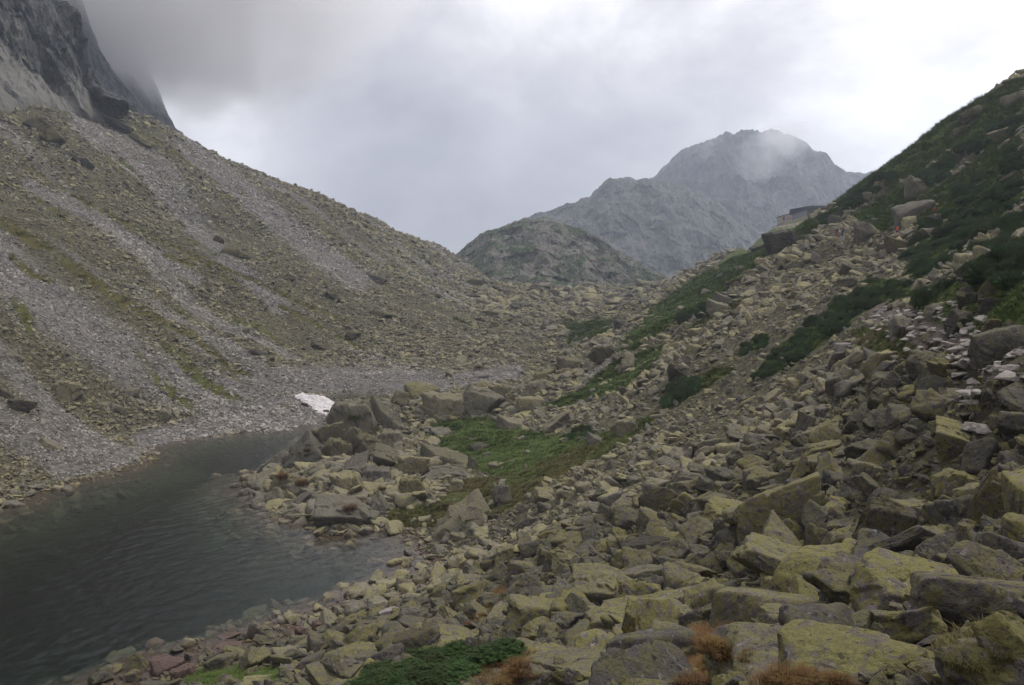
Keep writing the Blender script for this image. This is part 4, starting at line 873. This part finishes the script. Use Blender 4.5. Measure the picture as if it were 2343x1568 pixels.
def put_grass(name, m, coll, lo, hi, k, lab, cat):
    n = int(m.sum()); d = gd_[m]; idx = np.where(RG.uniform(0, 1, n) < d, 3 if hi > 4 else 0, 0) + RG.integers(0, 3, n); sc = gs_[m] * k * RG.uniform(.6, 1.3, n) * np.where(gr_[m] < 14, .55, 1); idx = np.where((gr_[m] < 14) & (hi > 4), 3 + idx % 3, idx)
    gn_scatter(name, np.stack([gx_[m], gy_[m], gz_[m]], 1), np.stack([RG.normal(0, .12, n), RG.normal(0, .12, n), RG.uniform(0, 6.28, n)], 1), np.stack([sc, sc, sc * .75], 1), idx, {}, coll, lab, cat)
put_grass('grass', ~go_, green_t, 0, 6, 1.7, 'green and brown mountain grass of the hollow, the shore and the slopes', 'grass')
put_grass('dry_grass', go_ & (gr_ > 1), dry_t, 0, 4, 2.1, 'rust-orange dry grass growing between the near boulders', 'dry grass')
# rusty tufts sitting on the peninsula boulders and the two big tussocks of the near right corner
TUS = [(800, 1163, 44, 'rust-red grass tuft on top of the big pale boulder at the water', 'dry'), (645, 1090, 40, 'rusty moss cushion on the flat rock at the peninsula tip', 'dry'), (690, 1105, 44, 'rusty moss on the cleft boulder of the peninsula', 'dry'),
       (702, 1030, 22, 'rusty tuft on the dark slab leaning to the lake', 'dry'), (874, 1118, 26, 'rusty grass tuft in the peninsula beside the boulder with a rusty side', 'dry'), (810, 955, 40, 'grassy ledge tuft on the massive rock dome', 'grass'),
       (2205, 1520, 110, 'big brown-green grass tussock in the bottom right corner', 'mixg'), (2290, 1500, 80, 'brown-green tussock behind the big one at the right edge', 'mixg'), (2130, 1560, 60, 'green tuft at the bottom edge left of the big tussock', 'mixg')]
def ray_top(qx, qy):
    dg = bpy.context.evaluated_depsgraph_get(); a, b = ray(qx, qy); ok, loc, *_ = S.ray_cast(dg, Vector((0, 0, CH)), Vector((float(a), 1, float(b))).normalized()); return loc if ok else None
bpy.context.view_layer.update()
for i, (qx, qy, w, lab, mt) in enumerate(TUS):
    p = ray_top(qx, qy + w * .1)
    if p is None: continue
    R = w * KQ / F * p[1] * .5; o = obj('grass_tussock', tuft_mesh(420, 1.1, .7, mt, 50 + i, .009)); o.location = p; o.scale = (R, R, R * .8); o.rotation_euler.z = 1.3 * i; tag(o, lab, 'grass tuft')

og = [tuft_mesh(210, 1.15, .8, 'dry', 80 + i, .014) for i in range(3)]
for j, (poly, n) in enumerate(zip(ORANGE, (26, 18, 9, 24, 8, 8))):
    for _ in range(n):
        for __ in range(20):
            qx = random.uniform(min(p[0] for p in poly), max(p[0] for p in poly)); qy = random.uniform(min(p[1] for p in poly), min(1566, max(p[1] for p in poly)))
            if inpoly(qx, qy, poly): break
        p = ray_top(qx, qy)
        if p is None or p[1] > 60: continue
        R = min(.36, .017 * p[1] + .05) * random.uniform(.4, .9); o = obj('grass_tussock', og[random.randrange(3)]); o.location = p - Vector((0, 0, R * .22)); o.scale = (R * 1.25, R * .9, R * .62); o.rotation_euler.z = random.uniform(0, 6)
        w_ = ['at the bottom edge right of the pine thicket', 'under the rounded boulder with the dark underside', 'at the bottom edge left of the whaleback rock', 'in front of the long whaleback rock', 'in the cleft high on the near shore slope', 'in the lower cleft of the near shore slope'][j]
        tag(o, 'rust-orange grass clump ' + w_, 'grass tuft', 'rust-orange grass clumps ' + w_)
# dwarf pines: mound of upright needled shoots over bent woody stems
def pine_meshes(seed, nsp, ns=1.0):
    r = np.random.default_rng(seed); V = []; Fc = []; lobes = [(r.uniform(-.5, .5), r.uniform(-.5, .5), r.uniform(.32, .6), r.uniform(.35, .75)) for _ in range(9)]
    for k in range(nsp):
        cx, cy, R, hh = lobes[r.integers(9)]; a = r.uniform(0, 6.28); q = r.uniform(0, 1) ** .5; rad = q * R; top = hh * math.sqrt(max(0, 1 - q * q)) * r.uniform(.55, 1.05)
        p = np.array([cx + math.cos(a) * rad, cy + math.sin(a) * rad, top + .04]); ax = np.array([math.cos(a) * q * .8, math.sin(a) * q * .8, 1.0]) + r.normal(0, .22, 3); ax /= np.linalg.norm(ax)
        u = np.cross(ax, [1, .3, 0]); u /= np.linalg.norm(u); v = np.cross(ax, u); L_ = r.uniform(.09, .16) * ns
        for j in range(11):
            t = j / 10; an = j * 2.4; dd = (u * math.cos(an) + v * math.sin(an)) * .75 + ax * .7; dd /= np.linalg.norm(dd); b0 = p + ax * L_ * (t - .6); sd_ = np.cross(dd, ax) * .008 * ns * ns; i = len(V); V += [b0 - sd_, b0 + sd_, b0 + dd * .085 * ns]; Fc.append((i, i + 1, i + 2))
    n = len(lobes)
    fo = mesh_np('pine_foliage', np.array(V), np.array(Fc), [M['pine']], smooth=False)
    D, f3 = ICO[3]; VV = []; FF = []
    for c, (cx, cy, R, hh) in enumerate(lobes): VV.append(D * [R * .62, R * .62, hh * .60] * (1 + .22 * fbm(D[:, 0] * 4 + c, D[:, 1] * 4, D[:, 2] * 4, 2, seed))[:, None] + [cx, cy, 0]); FF.append(f3 + c * len(D))
    mb = MB()
    for k in range(9):
        a = r.uniform(0, 6.28); p = Vector((0, 0, -.1))
        for j in range(4): q = p + Vector((math.cos(a) * .11, math.sin(a) * .11, .08 + .05 * j)); mb.tube(p, q, .035 - .008 * j, .027 - .007 * j, 6); p = q; a += r.normal(0, .4)
    br = bpy.data.meshes.new('pine_stems'); br.from_pydata(mb.v, [], mb.f); br.materials.append(M['bark'])
    inner = mesh_np('pine_inner_twigs', np.concatenate(VV), np.concatenate(FF), [M['pine']])
    fi = inner; bpy_join = np.concatenate([np.array(V), np.concatenate(VV)]); tri = np.concatenate([np.array(Fc), np.concatenate(FF) + len(V)])
    return mesh_np('pine_crown', bpy_join, tri, [M['pine']], smooth=False), br
PM = [pine_meshes(70 + i, 2600) for i in range(4)]; PN = [pine_meshes(90 + i, 800, 1.7) for i in range(3)]
def on_sight(qx, qy):
    p = ray_top(qx, qy); return np.array(p) if p is not None else hit(qx, qy)
npine = 0
for j, (where, poly) in enumerate(PINE):
    xs = [p[0] for p in poly]; ys = [p[1] for p in poly]; placed = []; R0 = [1.9, 1.25, 1.5, 1.9, 1.6, .75, 2.0, 2.4, 1.2, 2.6, 1.2][j]; cap = [58, 70, 30, 8, 4, 20, 4, 16, 8, 15, 6][j]
    for _ in range(9000):
        if len(placed) >= cap: break
        qx = random.uniform(min(xs), max(xs)); qy = random.uniform(min(ys), max(ys))
        if not inpoly(qx, qy, poly): continue
        p = on_sight(qx, qy) if j == 5 else hit(qx, qy)
        if p is None: continue
        sc = R0 * random.uniform(.7, 1.3)
        if any((p[0] - a[0]) ** 2 + (p[1] - a[1]) ** 2 < (.62 * R0) ** 2 for a in placed): continue
        placed.append(p); npine += 1; fm, bm = PN[random.randrange(3)] if j == 5 else PM[random.randrange(4)]; pxs = sc * 2 * F / p[1]
        t = empty('dwarf_pine', (p[0], p[1], p[2] - .1 * sc), random.uniform(0, 6.28)); t.scale = (sc, sc, sc * random.uniform(.75, 1.05) * (.5 if j == 5 else 1)); t.rotation_euler.y = .25 * (1 if j != 5 else .3) * 0
        tag(t, 'dark green dwarf pine ' + where, 'dwarf pine', 'dwarf pines ' + where); obj('crown', fm, t); obj('stem', bm, t)
print('pines', npine)

# ================================================================ snow, trail stones
def snow():
    Q = [(666, 902), (690, 897), (715, 903), (735, 905), (758, 913), (780, 924), (768, 938), (750, 950), (738, 952), (722, 944), (712, 932), (694, 922), (676, 914)]
    W_ = np.array([hit(*q) for q in Q]); pts = []
    for i in range(len(W_)):
        for t in (0, .25, .5, .75): pts.append(W_[i] * (1 - t) + W_[(i + 1) % len(W_)] * t)
    pts = np.array(pts); c = pts.mean(0); n = len(pts); V = []; K = 14
    for k in range(K + 1):
        s = k / K; q = c + (pts - c) * (s * (1 + .03 * fbm(pts[:, 0], pts[:, 1], pts[:, 2] * 0, 2, 4)))[:, None]; x, y = q[:, 0], q[:, 1]
        V.append(np.stack([x, y, H(x, y) + .38 * (1 - s ** 3) + .12 * fbm(x / 2, y / 2, x * 0, 3, 6) * (1 - s) + (-.1 if k == K else .1)], 1))
    V = np.concatenate(V + [V[-1] - [0, 0, 1.0]]); Fc = [(k * n + i, k * n + (i + 1) % n, (k + 1) * n + (i + 1) % n, (k + 1) * n + i) for k in range(K + 1) for i in range(n)]
    tag(obj('snow_patch', mesh_np('snow_patch', V, np.array(Fc)[:, ::-1], [M['snow']])), 'white patch of old snow at the foot of the scree beside the lake', 'snow')
snow()
TR = [([(2342, 905), (2262, 832), (2225, 800), (2190, 780), (2140, 755), (2060, 728), (2010, 712)], 260, 20, 'flat pale stone paving the trail above the near talus', 'flat stones paving the trail'),
      ([(1992, 698), (2008, 668), (2030, 652)], 16, 9, 'flat pale stone of the steps beside the upper end of the pine belt', 'flat stones of the upper steps'),
      ([(2110, 690), (2180, 645), (2240, 600), (2300, 560), (2342, 525)], 46, 9, 'pale block in the line of stones under the pine bank', 'blocks in the stone line')]
for l, n, w, lab, gr in TR:
    W3 = [hit(*q) for q in l]; W3 = resamp([q for q in W3 if q is not None], 300); sp = {20: .62, 9: .5}[w]
    for i in range(n):
        a = W3[random.randrange(300)]; x = a[0] + random.gauss(0, sp); y = a[1] + random.gauss(0, sp * 1.3); k = 'b' if n == 46 else 's'; sz = random.uniform(.5, 1.35) * (1 if n == 260 else 1.1)
        m = rock_mesh(k, i % NB[k], 'pave', 4); o = bpy.data.objects.new('paving_stone' if k == 's' else 'stone_block', m)
        o.location = (x, y, float(H(x, y)) + .06); o.scale = (sz, sz * .75, sz * (.34 if k == 's' else .55)); o.rotation_euler = (random.gauss(0, .1), random.gauss(0, .1), random.uniform(0, 6.28)); link(o); tag(o, lab, 'flat stone' if k == 's' else 'stone block', gr)
rr_ = 0
# ================================================================ the hut
M['hutwall'] = flat('brown_board', (.085, .055, .045), .8); M['metal'] = flat('grey_sheet_metal', (.17, .18, .19), .6, .3); M['roof'] = flat('dark_roof_sheet', (.012, .014, .017), .8, .1)
M['whitep'] = flat('white_paint', (.7, .7, .7), .6); M['pane'] = flat('window_pane', (.05, .07, .13), .15, .6); M['masonry'] = flat('pale_masonry', (.36, .30, .25), .9, .2, .4, 1.6); M['wood'] = flat('weathered_wood', (.10, .085, .075), .9)
M['orange'] = flat('orange_cloth', (.55, .11, .025), .8); M['red'] = flat('red_cloth', (.28, .035, .03), .8); M['blue'] = flat('blue_cloth', (.03, .05, .16), .8); M['black'] = flat('dark_cloth', (.025, .025, .03), .8)
M['skin'] = flat('skin', (.45, .27, .19), .6); M['hairb'] = flat('light_brown_hair', (.30, .19, .10), .7); M['hairk'] = flat('dark_hair', (.05, .035, .025), .7); M['rust'] = flat('chimney_brick', (.16, .08, .07), .9)
hd = 432.0; hp = at(1844.8, 492.9, hd)
ht = empty('mountain_hut', hp, -math.atan2(hp[0], hp[1])); tag(ht, 'low brown and grey mountain hut with dark roof on the right slope', 'hut')
mb = MB(); mb.hexa([(0, 0, -2.5), (22, 1, -2.5), (22, 9, -2.5), (0, 9, -2.5), (.35, .1, 3.5), (22, 1.1, 3.5), (22, 9, 3.5), (.3, 9, 3.5)]); wl = mb.build('wall', M['hutwall'], ht)
mb = MB(); mb.hexa([(-9.2, 5.4, -5), (-.02, -.02, -3), (-.02, 9, -3), (-9.2, 11, -5), (-9.1, 5.45, .85), (.25, .05, 3.45), (.2, 9, 3.45), (-9.1, 11, .85)]); mb.build('side_wall', M['metal'], ht)
mb = MB(); mb.hexa([(-9.35, 5.2, .88), (.1, -.5, 3.5), (.3, 9.3, 3.5), (-9.35, 11.3, .88), (-8.7, 6.2, 4.4), (.9, 1.2, 5.3), (.9, 8.0, 5.3), (-8.7, 10.4, 4.4)])
mb.hexa([(.1, -.55, 3.5), (22.3, .4, 3.5), (22.3, 9.5, 3.5), (.3, 9.35, 3.5), (.9, 1.15, 5.32), (22.3, 1.9, 5.1), (22.3, 8, 5.1), (.9, 8.05, 5.32)]); rf = mb.build('roof', M['roof'], ht)
for x, w, h_, y in ((2.9, .7, .9, 4), (12.6, 1.0, .5, 4)): MB().box(x - w / 2, x + w / 2, y, y + .8, 5.0, 5.25 + h_).box(x - w / 2 - .08, x + w / 2 + .08, y - .08, y + .88, 5.25 + h_, 5.35 + h_).build('chimney', M['rust'], rf)
MB().tube((12.9, 4.4, 5.6), (12.9, 4.4, 7.2), .05, .03).tube((12.5, 4.4, 6.8), (13.3, 4.4, 6.8), .03).build('antenna', M['black'], rf)
MB().tube((7.0, 3.6, 5.1), (7.2, 3.2, 5.8), .10, .06).tube((7.2, 3.2, 5.8), (7.35, 3.0, 5.95), .25, .3).build('roof_lamp', M['black'], rf)
for x in (4.0, 5.7, 8.9):
    yy = .045 * x + .02; wn = MB().box(x, x + .85, yy - .06, yy + .1, .9, 2.7).build('window', M['pane'], ht)
    f_ = MB()
    for a in (x - .06, x + .385, x + .83): f_.box(a, a + .09, yy - .11, yy - .061, .85, 2.75)
    for z_ in (.85, 1.75, 2.68): f_.box(x + .035, x + .82, yy - .108, yy - .062, z_, z_ + .09)
    f_.build('frame', M['whitep'], wn)
MB().box(7.0, 8.2, .25, .40, 1.1, 2.9).build('white_board', M['whitep'], ht); MB().box(7.1, 8.1, .22, .40, .3, 1.0).build('door_panel', M['blue'], ht)
MB().box(9.4, 10.3, .1, .9, 0, 4.2).build('flue', M['rust'], ht)
MB().box(4.6, 6.6, .10, .17, .15, .55).build('orange_banner', M['orange'], ht)
mb = MB().box(-.2, 14, -1.8, .0, -.45, -.2)
for i in range(15): mb.tube((i * .95, -1.75, -.3), (i * .95, -1.75, .5), .04)
mb.tube((0, -1.75, .48), (13.4, -1.75, .48), .04).build('terrace', M['wood'], ht)
awn = empty('market_awning', hp + np.array([12.5, -2.2, 1.2])); 
bpy.data.objects.remove(awn)
sp_ = at(1795, 503, 428); sh = empty('stone_shed', sp_, -math.atan2(sp_[0], sp_[1])); tag(sh, 'small pale stone shed with a thin dark roof left of the hut', 'shed')
MB().hexa([(-4.0, 1.5, -4), (0, 0, -3), (0, 4, -3), (-4.0, 5, -4), (-4.0, 1.5, 1.5), (0, 0, 2.5), (0, 4, 2.5), (-4.0, 5, 1.5)]).build('side_wall', M['masonry'], sh)
MB().hexa([(.01, 0, -3), (3.7, .4, -3), (3.7, 4, -3), (.01, 4, -3), (.01, 0, 2.6), (3.7, .4, 2.9), (3.7, 4, 2.9), (.01, 4, 2.6)]).build('wall', M['masonry'], sh)
MB().hexa([(-4.2, 1.2, 1.52), (0, -.3, 2.62), (0, 4.3, 2.62), (-4.2, 5.3, 1.52), (-4.2, 1.2, 1.75), (0, -.3, 2.85), (0, 4.3, 2.85), (-4.2, 5.3, 1.75)]).hexa([(.01, -.3, 2.64), (3.9, 0, 2.92), (3.9, 4.3, 2.92), (.01, 4.3, 2.64), (.01, -.3, 2.86), (3.9, 0, 3.14), (3.9, 4.3, 3.14), (.01, 4.3, 2.86)]).build('roof', M['roof'], sh)
MB().box(-.9, -.1, -.35, .3, -.2, 1.8).build('door', M['blue'], sh)
dk = at(1781, 511, 426); d_ = MB()
d_.hexa([(-3.5, -1, -2.2), (2.5, -1, .2), (2.5, 3, .2), (-3.5, 3, -2.2), (-3.5, -1, -1.95), (2.5, -1, .45), (2.5, 3, .45), (-3.5, 3, -1.95)])
for x in (-3.2, -1.2, .8): d_.box(x, x + .2, -.9, -.7, -6, -2.0 + (x + 3.5) * .4)
o = d_.build('wooden_ramp', M['wood']); o.location = dk; tag(o, 'dark sloping wooden ramp on posts below the stone shed', 'ramp')
def rubble():
    r = np.random.default_rng(5); VV = []; FF = []; n = 0; D, f3 = rock_verts(900, 'b', 3)
    for i in range(420):
        u = r.uniform(0, 1); qx = 1775 + 125 * u; qy = 519 - 22 * u + abs(r.normal(0, 4.5)); p = hit(qx, qy); s = r.uniform(.3, .9)
        a = r.uniform(0, 6.28)
        if p is None or p[1] < 360: continue
        c_, s_ = math.cos(a), math.sin(a)
        v = D * s * r.uniform(.7, 1.3, 3); v = np.stack([v[:, 0] * c_ - v[:, 1] * s_, v[:, 0] * s_ + v[:, 1] * c_, v[:, 2]], 1) + p; VV.append(v); FF.append(f3 + n); n += len(v)
    tag(obj('rubble', mesh_np('rubble', np.concatenate(VV), np.concatenate(FF), [M['masonry']])), 'pale broken stones banked up below the hut and its shed', 'rubble', kind='stuff')
rubble()

# ================================================================ people
def skinned(name, J, E_, mat, parent, sub=1):
    "body surface grown round connected joints: J name -> (xyz, radius)"
    ks = list(J); m = bpy.data.meshes.new(name); m.from_pydata([J[k][0] for k in ks], [(ks.index(a), ks.index(b)) for a, b in E_], []); o = bpy.data.objects.new(name, m); link(o)
    o.modifiers.new('skin', 'SKIN'); o.modifiers.new('sub', 'SUBSURF').levels = sub
    sk = m.skin_vertices[0].data if m.skin_vertices else None
    if sk is None:
        bm_ = None; bpy.context.view_layer.update()
        import bmesh
        b = bmesh.new(); b.from_mesh(m); b.verts.layers.skin.verify(); b.to_mesh(m); b.free(); sk = m.skin_vertices[0].data
    for i, k in enumerate(ks): r = J[k][1]; sk[i].radius = (r, r) if not isinstance(r, tuple) else r; sk[i].use_root = (i == 0)
    dg = bpy.context.evaluated_depsgraph_get(); dg.update(); me = bpy.data.meshes.new_from_object(o.evaluated_get(dg)); o.modifiers.clear(); o.data = me; me.materials.clear(); me.materials.append(mat)
    for p in me.polygons: p.use_smooth = True
    o.parent = parent; return o
def person(loc, yaw, label, lean=.06, stride=.22, arm=.15, top='orange', bottom='black', short=True, hair='hairb', group=None, detail=True):
    root = empty('person', loc, yaw); tag(root, label, 'person', group)
    def up(x, y, z):                                        # upper body leans forward (-y) about the hips
        c, s = math.cos(lean), math.sin(lean); return (x, y * c - (z - .92) * s, .92 + (z - .92) * c + y * s)
    J = {'pelvis': ((0, 0, .94), .13), 'waist': (up(0, 0, 1.08), .115), 'chest': (up(0, 0, 1.30), .14), 'neck0': (up(0, 0, 1.45), .06), 'neck': (up(0, -.01, 1.53), .05), 'head': (up(0, -.02, 1.62), .088), 'crown': (up(0, -.01, 1.70), .075), 'nose': (up(0, -.12, 1.61), .015)}
    E_ = [('pelvis', 'waist'), ('waist', 'chest'), ('chest', 'neck0'), ('neck0', 'neck'), ('neck', 'head'), ('head', 'crown'), ('head', 'nose')]
    for s in (-1, 1):
        n = 'l' if s < 0 else 'r'; st = stride * s
        J[n + 'hip'] = ((s * .09, 0, .90), .09); J[n + 'knee'] = ((s * .10, -st * .5 - .03, .49), .06); J[n + 'ankle'] = ((s * .10, -st + .03, .09), .04); J[n + 'toe'] = ((s * .12, -st - .13, .04), .035)
        J[n + 'sh'] = (up(s * .18, 0, 1.42), .062); J[n + 'el'] = (up(s * .25, arm * s * .5 + .02, 1.14), .045); J[n + 'wr'] = (up(s * .24, arm * s - .12, .92), .03); J[n + 'palm'] = (up(s * .24, arm * s - .16, .86), .032)
        E_ += [('pelvis', n + 'hip'), (n + 'hip', n + 'knee'), (n + 'knee', n + 'ankle'), (n + 'ankle', n + 'toe'), ('chest', n + 'sh'), (n + 'sh', n + 'el'), (n + 'el', n + 'wr'), (n + 'wr', n + 'palm')]
        if detail:
            for k in range(4):
                f1, f2 = n + 'f%d' % k, n + 'g%d' % k; yo = -.03 + .02 * k; ln = (.07, .085, .08, .06)[k]
                J[f1] = (up(s * .245, arm * s - .165 + yo, .86 - ln * .6), .009); J[f2] = (up(s * .235, arm * s - .175 + yo, .86 - ln), .008); E_ += [(n + 'palm', f1), (f1, f2)]
            J[n + 't'] = (up(s * .22, arm * s - .21, .85), .01); E_.append((n + 'palm', n + 't'))
    skinned('body', J, E_, M['skin'], root)
    g = lambda k, r: (J[k][0], J[k][1] + r)
    skinned('jacket', {'chest': g('chest', .03), 'waist': g('waist', .035), 'hem': ((0, 0, .86), .155), 'neck0': g('neck0', .02), 'lsh': g('lsh', .025), 'rsh': g('rsh', .025), 'lel': g('lel', .022), 'rel': g('rel', .022), 'lwr': g('lwr', .018), 'rwr': g('rwr', .018)},
            [('chest', 'waist'), ('waist', 'hem'), ('chest', 'neck0'), ('chest', 'lsh'), ('chest', 'rsh'), ('lsh', 'lel'), ('rsh', 'rel'), ('lel', 'lwr'), ('rel', 'rwr')], M[top], root)
    Jt = {'pelvis': g('pelvis', .015), 'lhip': g('lhip', .02), 'rhip': g('rhip', .02)}; Et = [('pelvis', 'lhip'), ('pelvis', 'rhip')]
    for n in 'lr':
        if short: a = Vector(J[n + 'hip'][0]); b = Vector(J[n + 'knee'][0]); Jt[n + 'k'] = (tuple(a.lerp(b, .85)), .09); Et.append((n + 'hip', n + 'k'))
        else: Jt[n + 'k'] = g(n + 'knee', .02); Jt[n + 'a'] = g(n + 'ankle', .025); Et += [(n + 'hip', n + 'k'), (n + 'k', n + 'a')]
    skinned('shorts' if short else 'trousers', Jt, Et, M[bottom], root)
    skinned('hair', {'a': (up(0, .02, 1.71), .085), 'b': (up(0, .05, 1.63), .07)}, [('a', 'b')], M[hair], root); 
    return root
def ground_at(qx, qy, d): a, _ = ray(qx, qy); x = float(a) * d; return np.array([x, d, float(H(x, d))])
def on_sight(qx, qy):
    p = ray_top(qx, qy); return np.array(p) if p is not None else hit(qx, qy)
PPL = [(2052, 541, 'person in an orange jacket and dark shorts walking the trail by the smooth whaleback', dict(), .2), (1912, 543, 'person in dark top and red trousers bending forward on the trail', dict(lean=.7, top='black', bottom='red', short=False, hair='hairk', stride=.15), 1.7),
       (1926, 543, 'person in a blue jacket stooping on the trail behind the one in red trousers', dict(lean=.85, top='blue', bottom='blue', short=False, hair='hairk', stride=.18), 1.4), (2137, 497, 'person with light hair half hidden behind the dark pines', dict(top='red', hair='hairb'), 0)]
for qx, qy, lab, kw, yaw in PPL:
    p = on_sight(qx, qy - 1); s_ = 23.6 * KQ / F * p[1] / 1.76; r_ = person(p, yaw, lab, **kw); r_.scale = (s_,) * 3 if .85 < s_ < 1.25 else (1,) * 3; print('person', lab[:20], p, round(s_, 2))
for fx, fy, lab, kw in [(790, 822, 'tiny person in a red top standing at the corner of the hut', dict(top='red', short=False)), (716, 830, 'tiny dark-clothed person between the shed and the hut', dict(top='black', short=False)), (362, 925, 'tiny person in dark clothes on the ramp below the shed', dict(top='black', bottom='blue', short=False))]:
    q = 2342 / 3872; p = at((2880 + fx * .13658) * q, (720 + fy * .13658) * q, 425.5); person(p, .3, lab, detail=False, **kw)

# ================================================================ haze and low cloud
def volume_box(name, x0, x1, y0, y1, z0, z1, mat, label=None, cat=None):
    o = MB().box(x0, x1, y0, y1, z0, z1).build(name, mat); tag(o, label, cat, kind='stuff'); return o
t = NT('haze_air'); v = t.n('ShaderNodeVolumePrincipled'); v.inputs['Color'].default_value = (.73, .82, .96, 1); v.inputs['Density'].default_value = .00028; v.inputs['Anisotropy'].default_value = .25; t.l(v.outputs[0], t.out.inputs[1])
volume_box('haze', -1450, 1600, -450, 3050, -13, 640, t.m, 'pale bluish haze filling the valley air', 'haze')
def cloud(name, c, rad, dens, ns, lo, hi, label, zgrad=None, ygrad=None, seed=0, step=1.0):
    t = NT(name + '_vapour'); p = t.pos(); m = t.mapping(p, tuple(1 / r for r in rad), (0, 0, 0), tuple(-a / r for a, r in zip(c, rad)))
    ln = t.n('ShaderNodeVectorMath'); ln.operation = 'LENGTH'; t.l(m, ln.inputs[0]); fall = t.step(ln.outputs['Value'], .35, 1, 1, 0)
    n = t.noise(t.mapping(p, (1, 1, 1), (0, 0, 0), (seed, seed, seed)), ns, 4, .6, .3); d = t.step(t.math('ADD', n, t.math('MULTIPLY_ADD', fall, .5, -.5)), lo, hi)
    d = t.math('MULTIPLY', d, t.step(ln.outputs['Value'], .75, 1, 1, 0))
    if zgrad: d = t.math('MULTIPLY', d, t.step(t.z(), zgrad[0], zgrad[1]))
    if ygrad:
        x = t.n('ShaderNodeSeparateXYZ'); t.l(p, x.inputs[0]); d = t.math('MULTIPLY', d, t.step(t.math('ADD', x.outputs[1], t.math('MULTIPLY', x.outputs[2], .9)), ygrad[0], ygrad[1]))
    v = t.n('ShaderNodeVolumePrincipled'); v.inputs['Color'].default_value = (.985, .985, .99, 1); t.l(t.math('MULTIPLY', d, dens), v.inputs['Density']); v.inputs['Anisotropy'].default_value = .75; t.l(v.outputs[0], t.out.inputs[1])
    D, f3 = ICO[3]; o = obj(name, mesh_np(name, D * 1.02 * np.array(rad) + np.array(c), f3, [t.m])); tag(o, label, 'cloud', kind='stuff')
    t.m.cycles.volume_step_rate = step; return o
cloud('cloud', (-250, 560, 300), (330, 330, 230), .04, .012, .30, .62, 'grey cloud swallowing the cliffs at the upper left', zgrad=(108, 188), ygrad=(520, 640), seed=3)
c_ = at(1775, 370, 1780); cloud('cloud', c_, (190, 150, 190), .02, .011, .38, .75, 'white wisp of cloud drifting across the far mountain', seed=9)
c_ = at(1620, 345, 1850); cloud('cloud', c_, (170, 90, 70), .011, .014, .40, .8, 'thin veil of cloud on the left shoulder of the far mountain', seed=21)
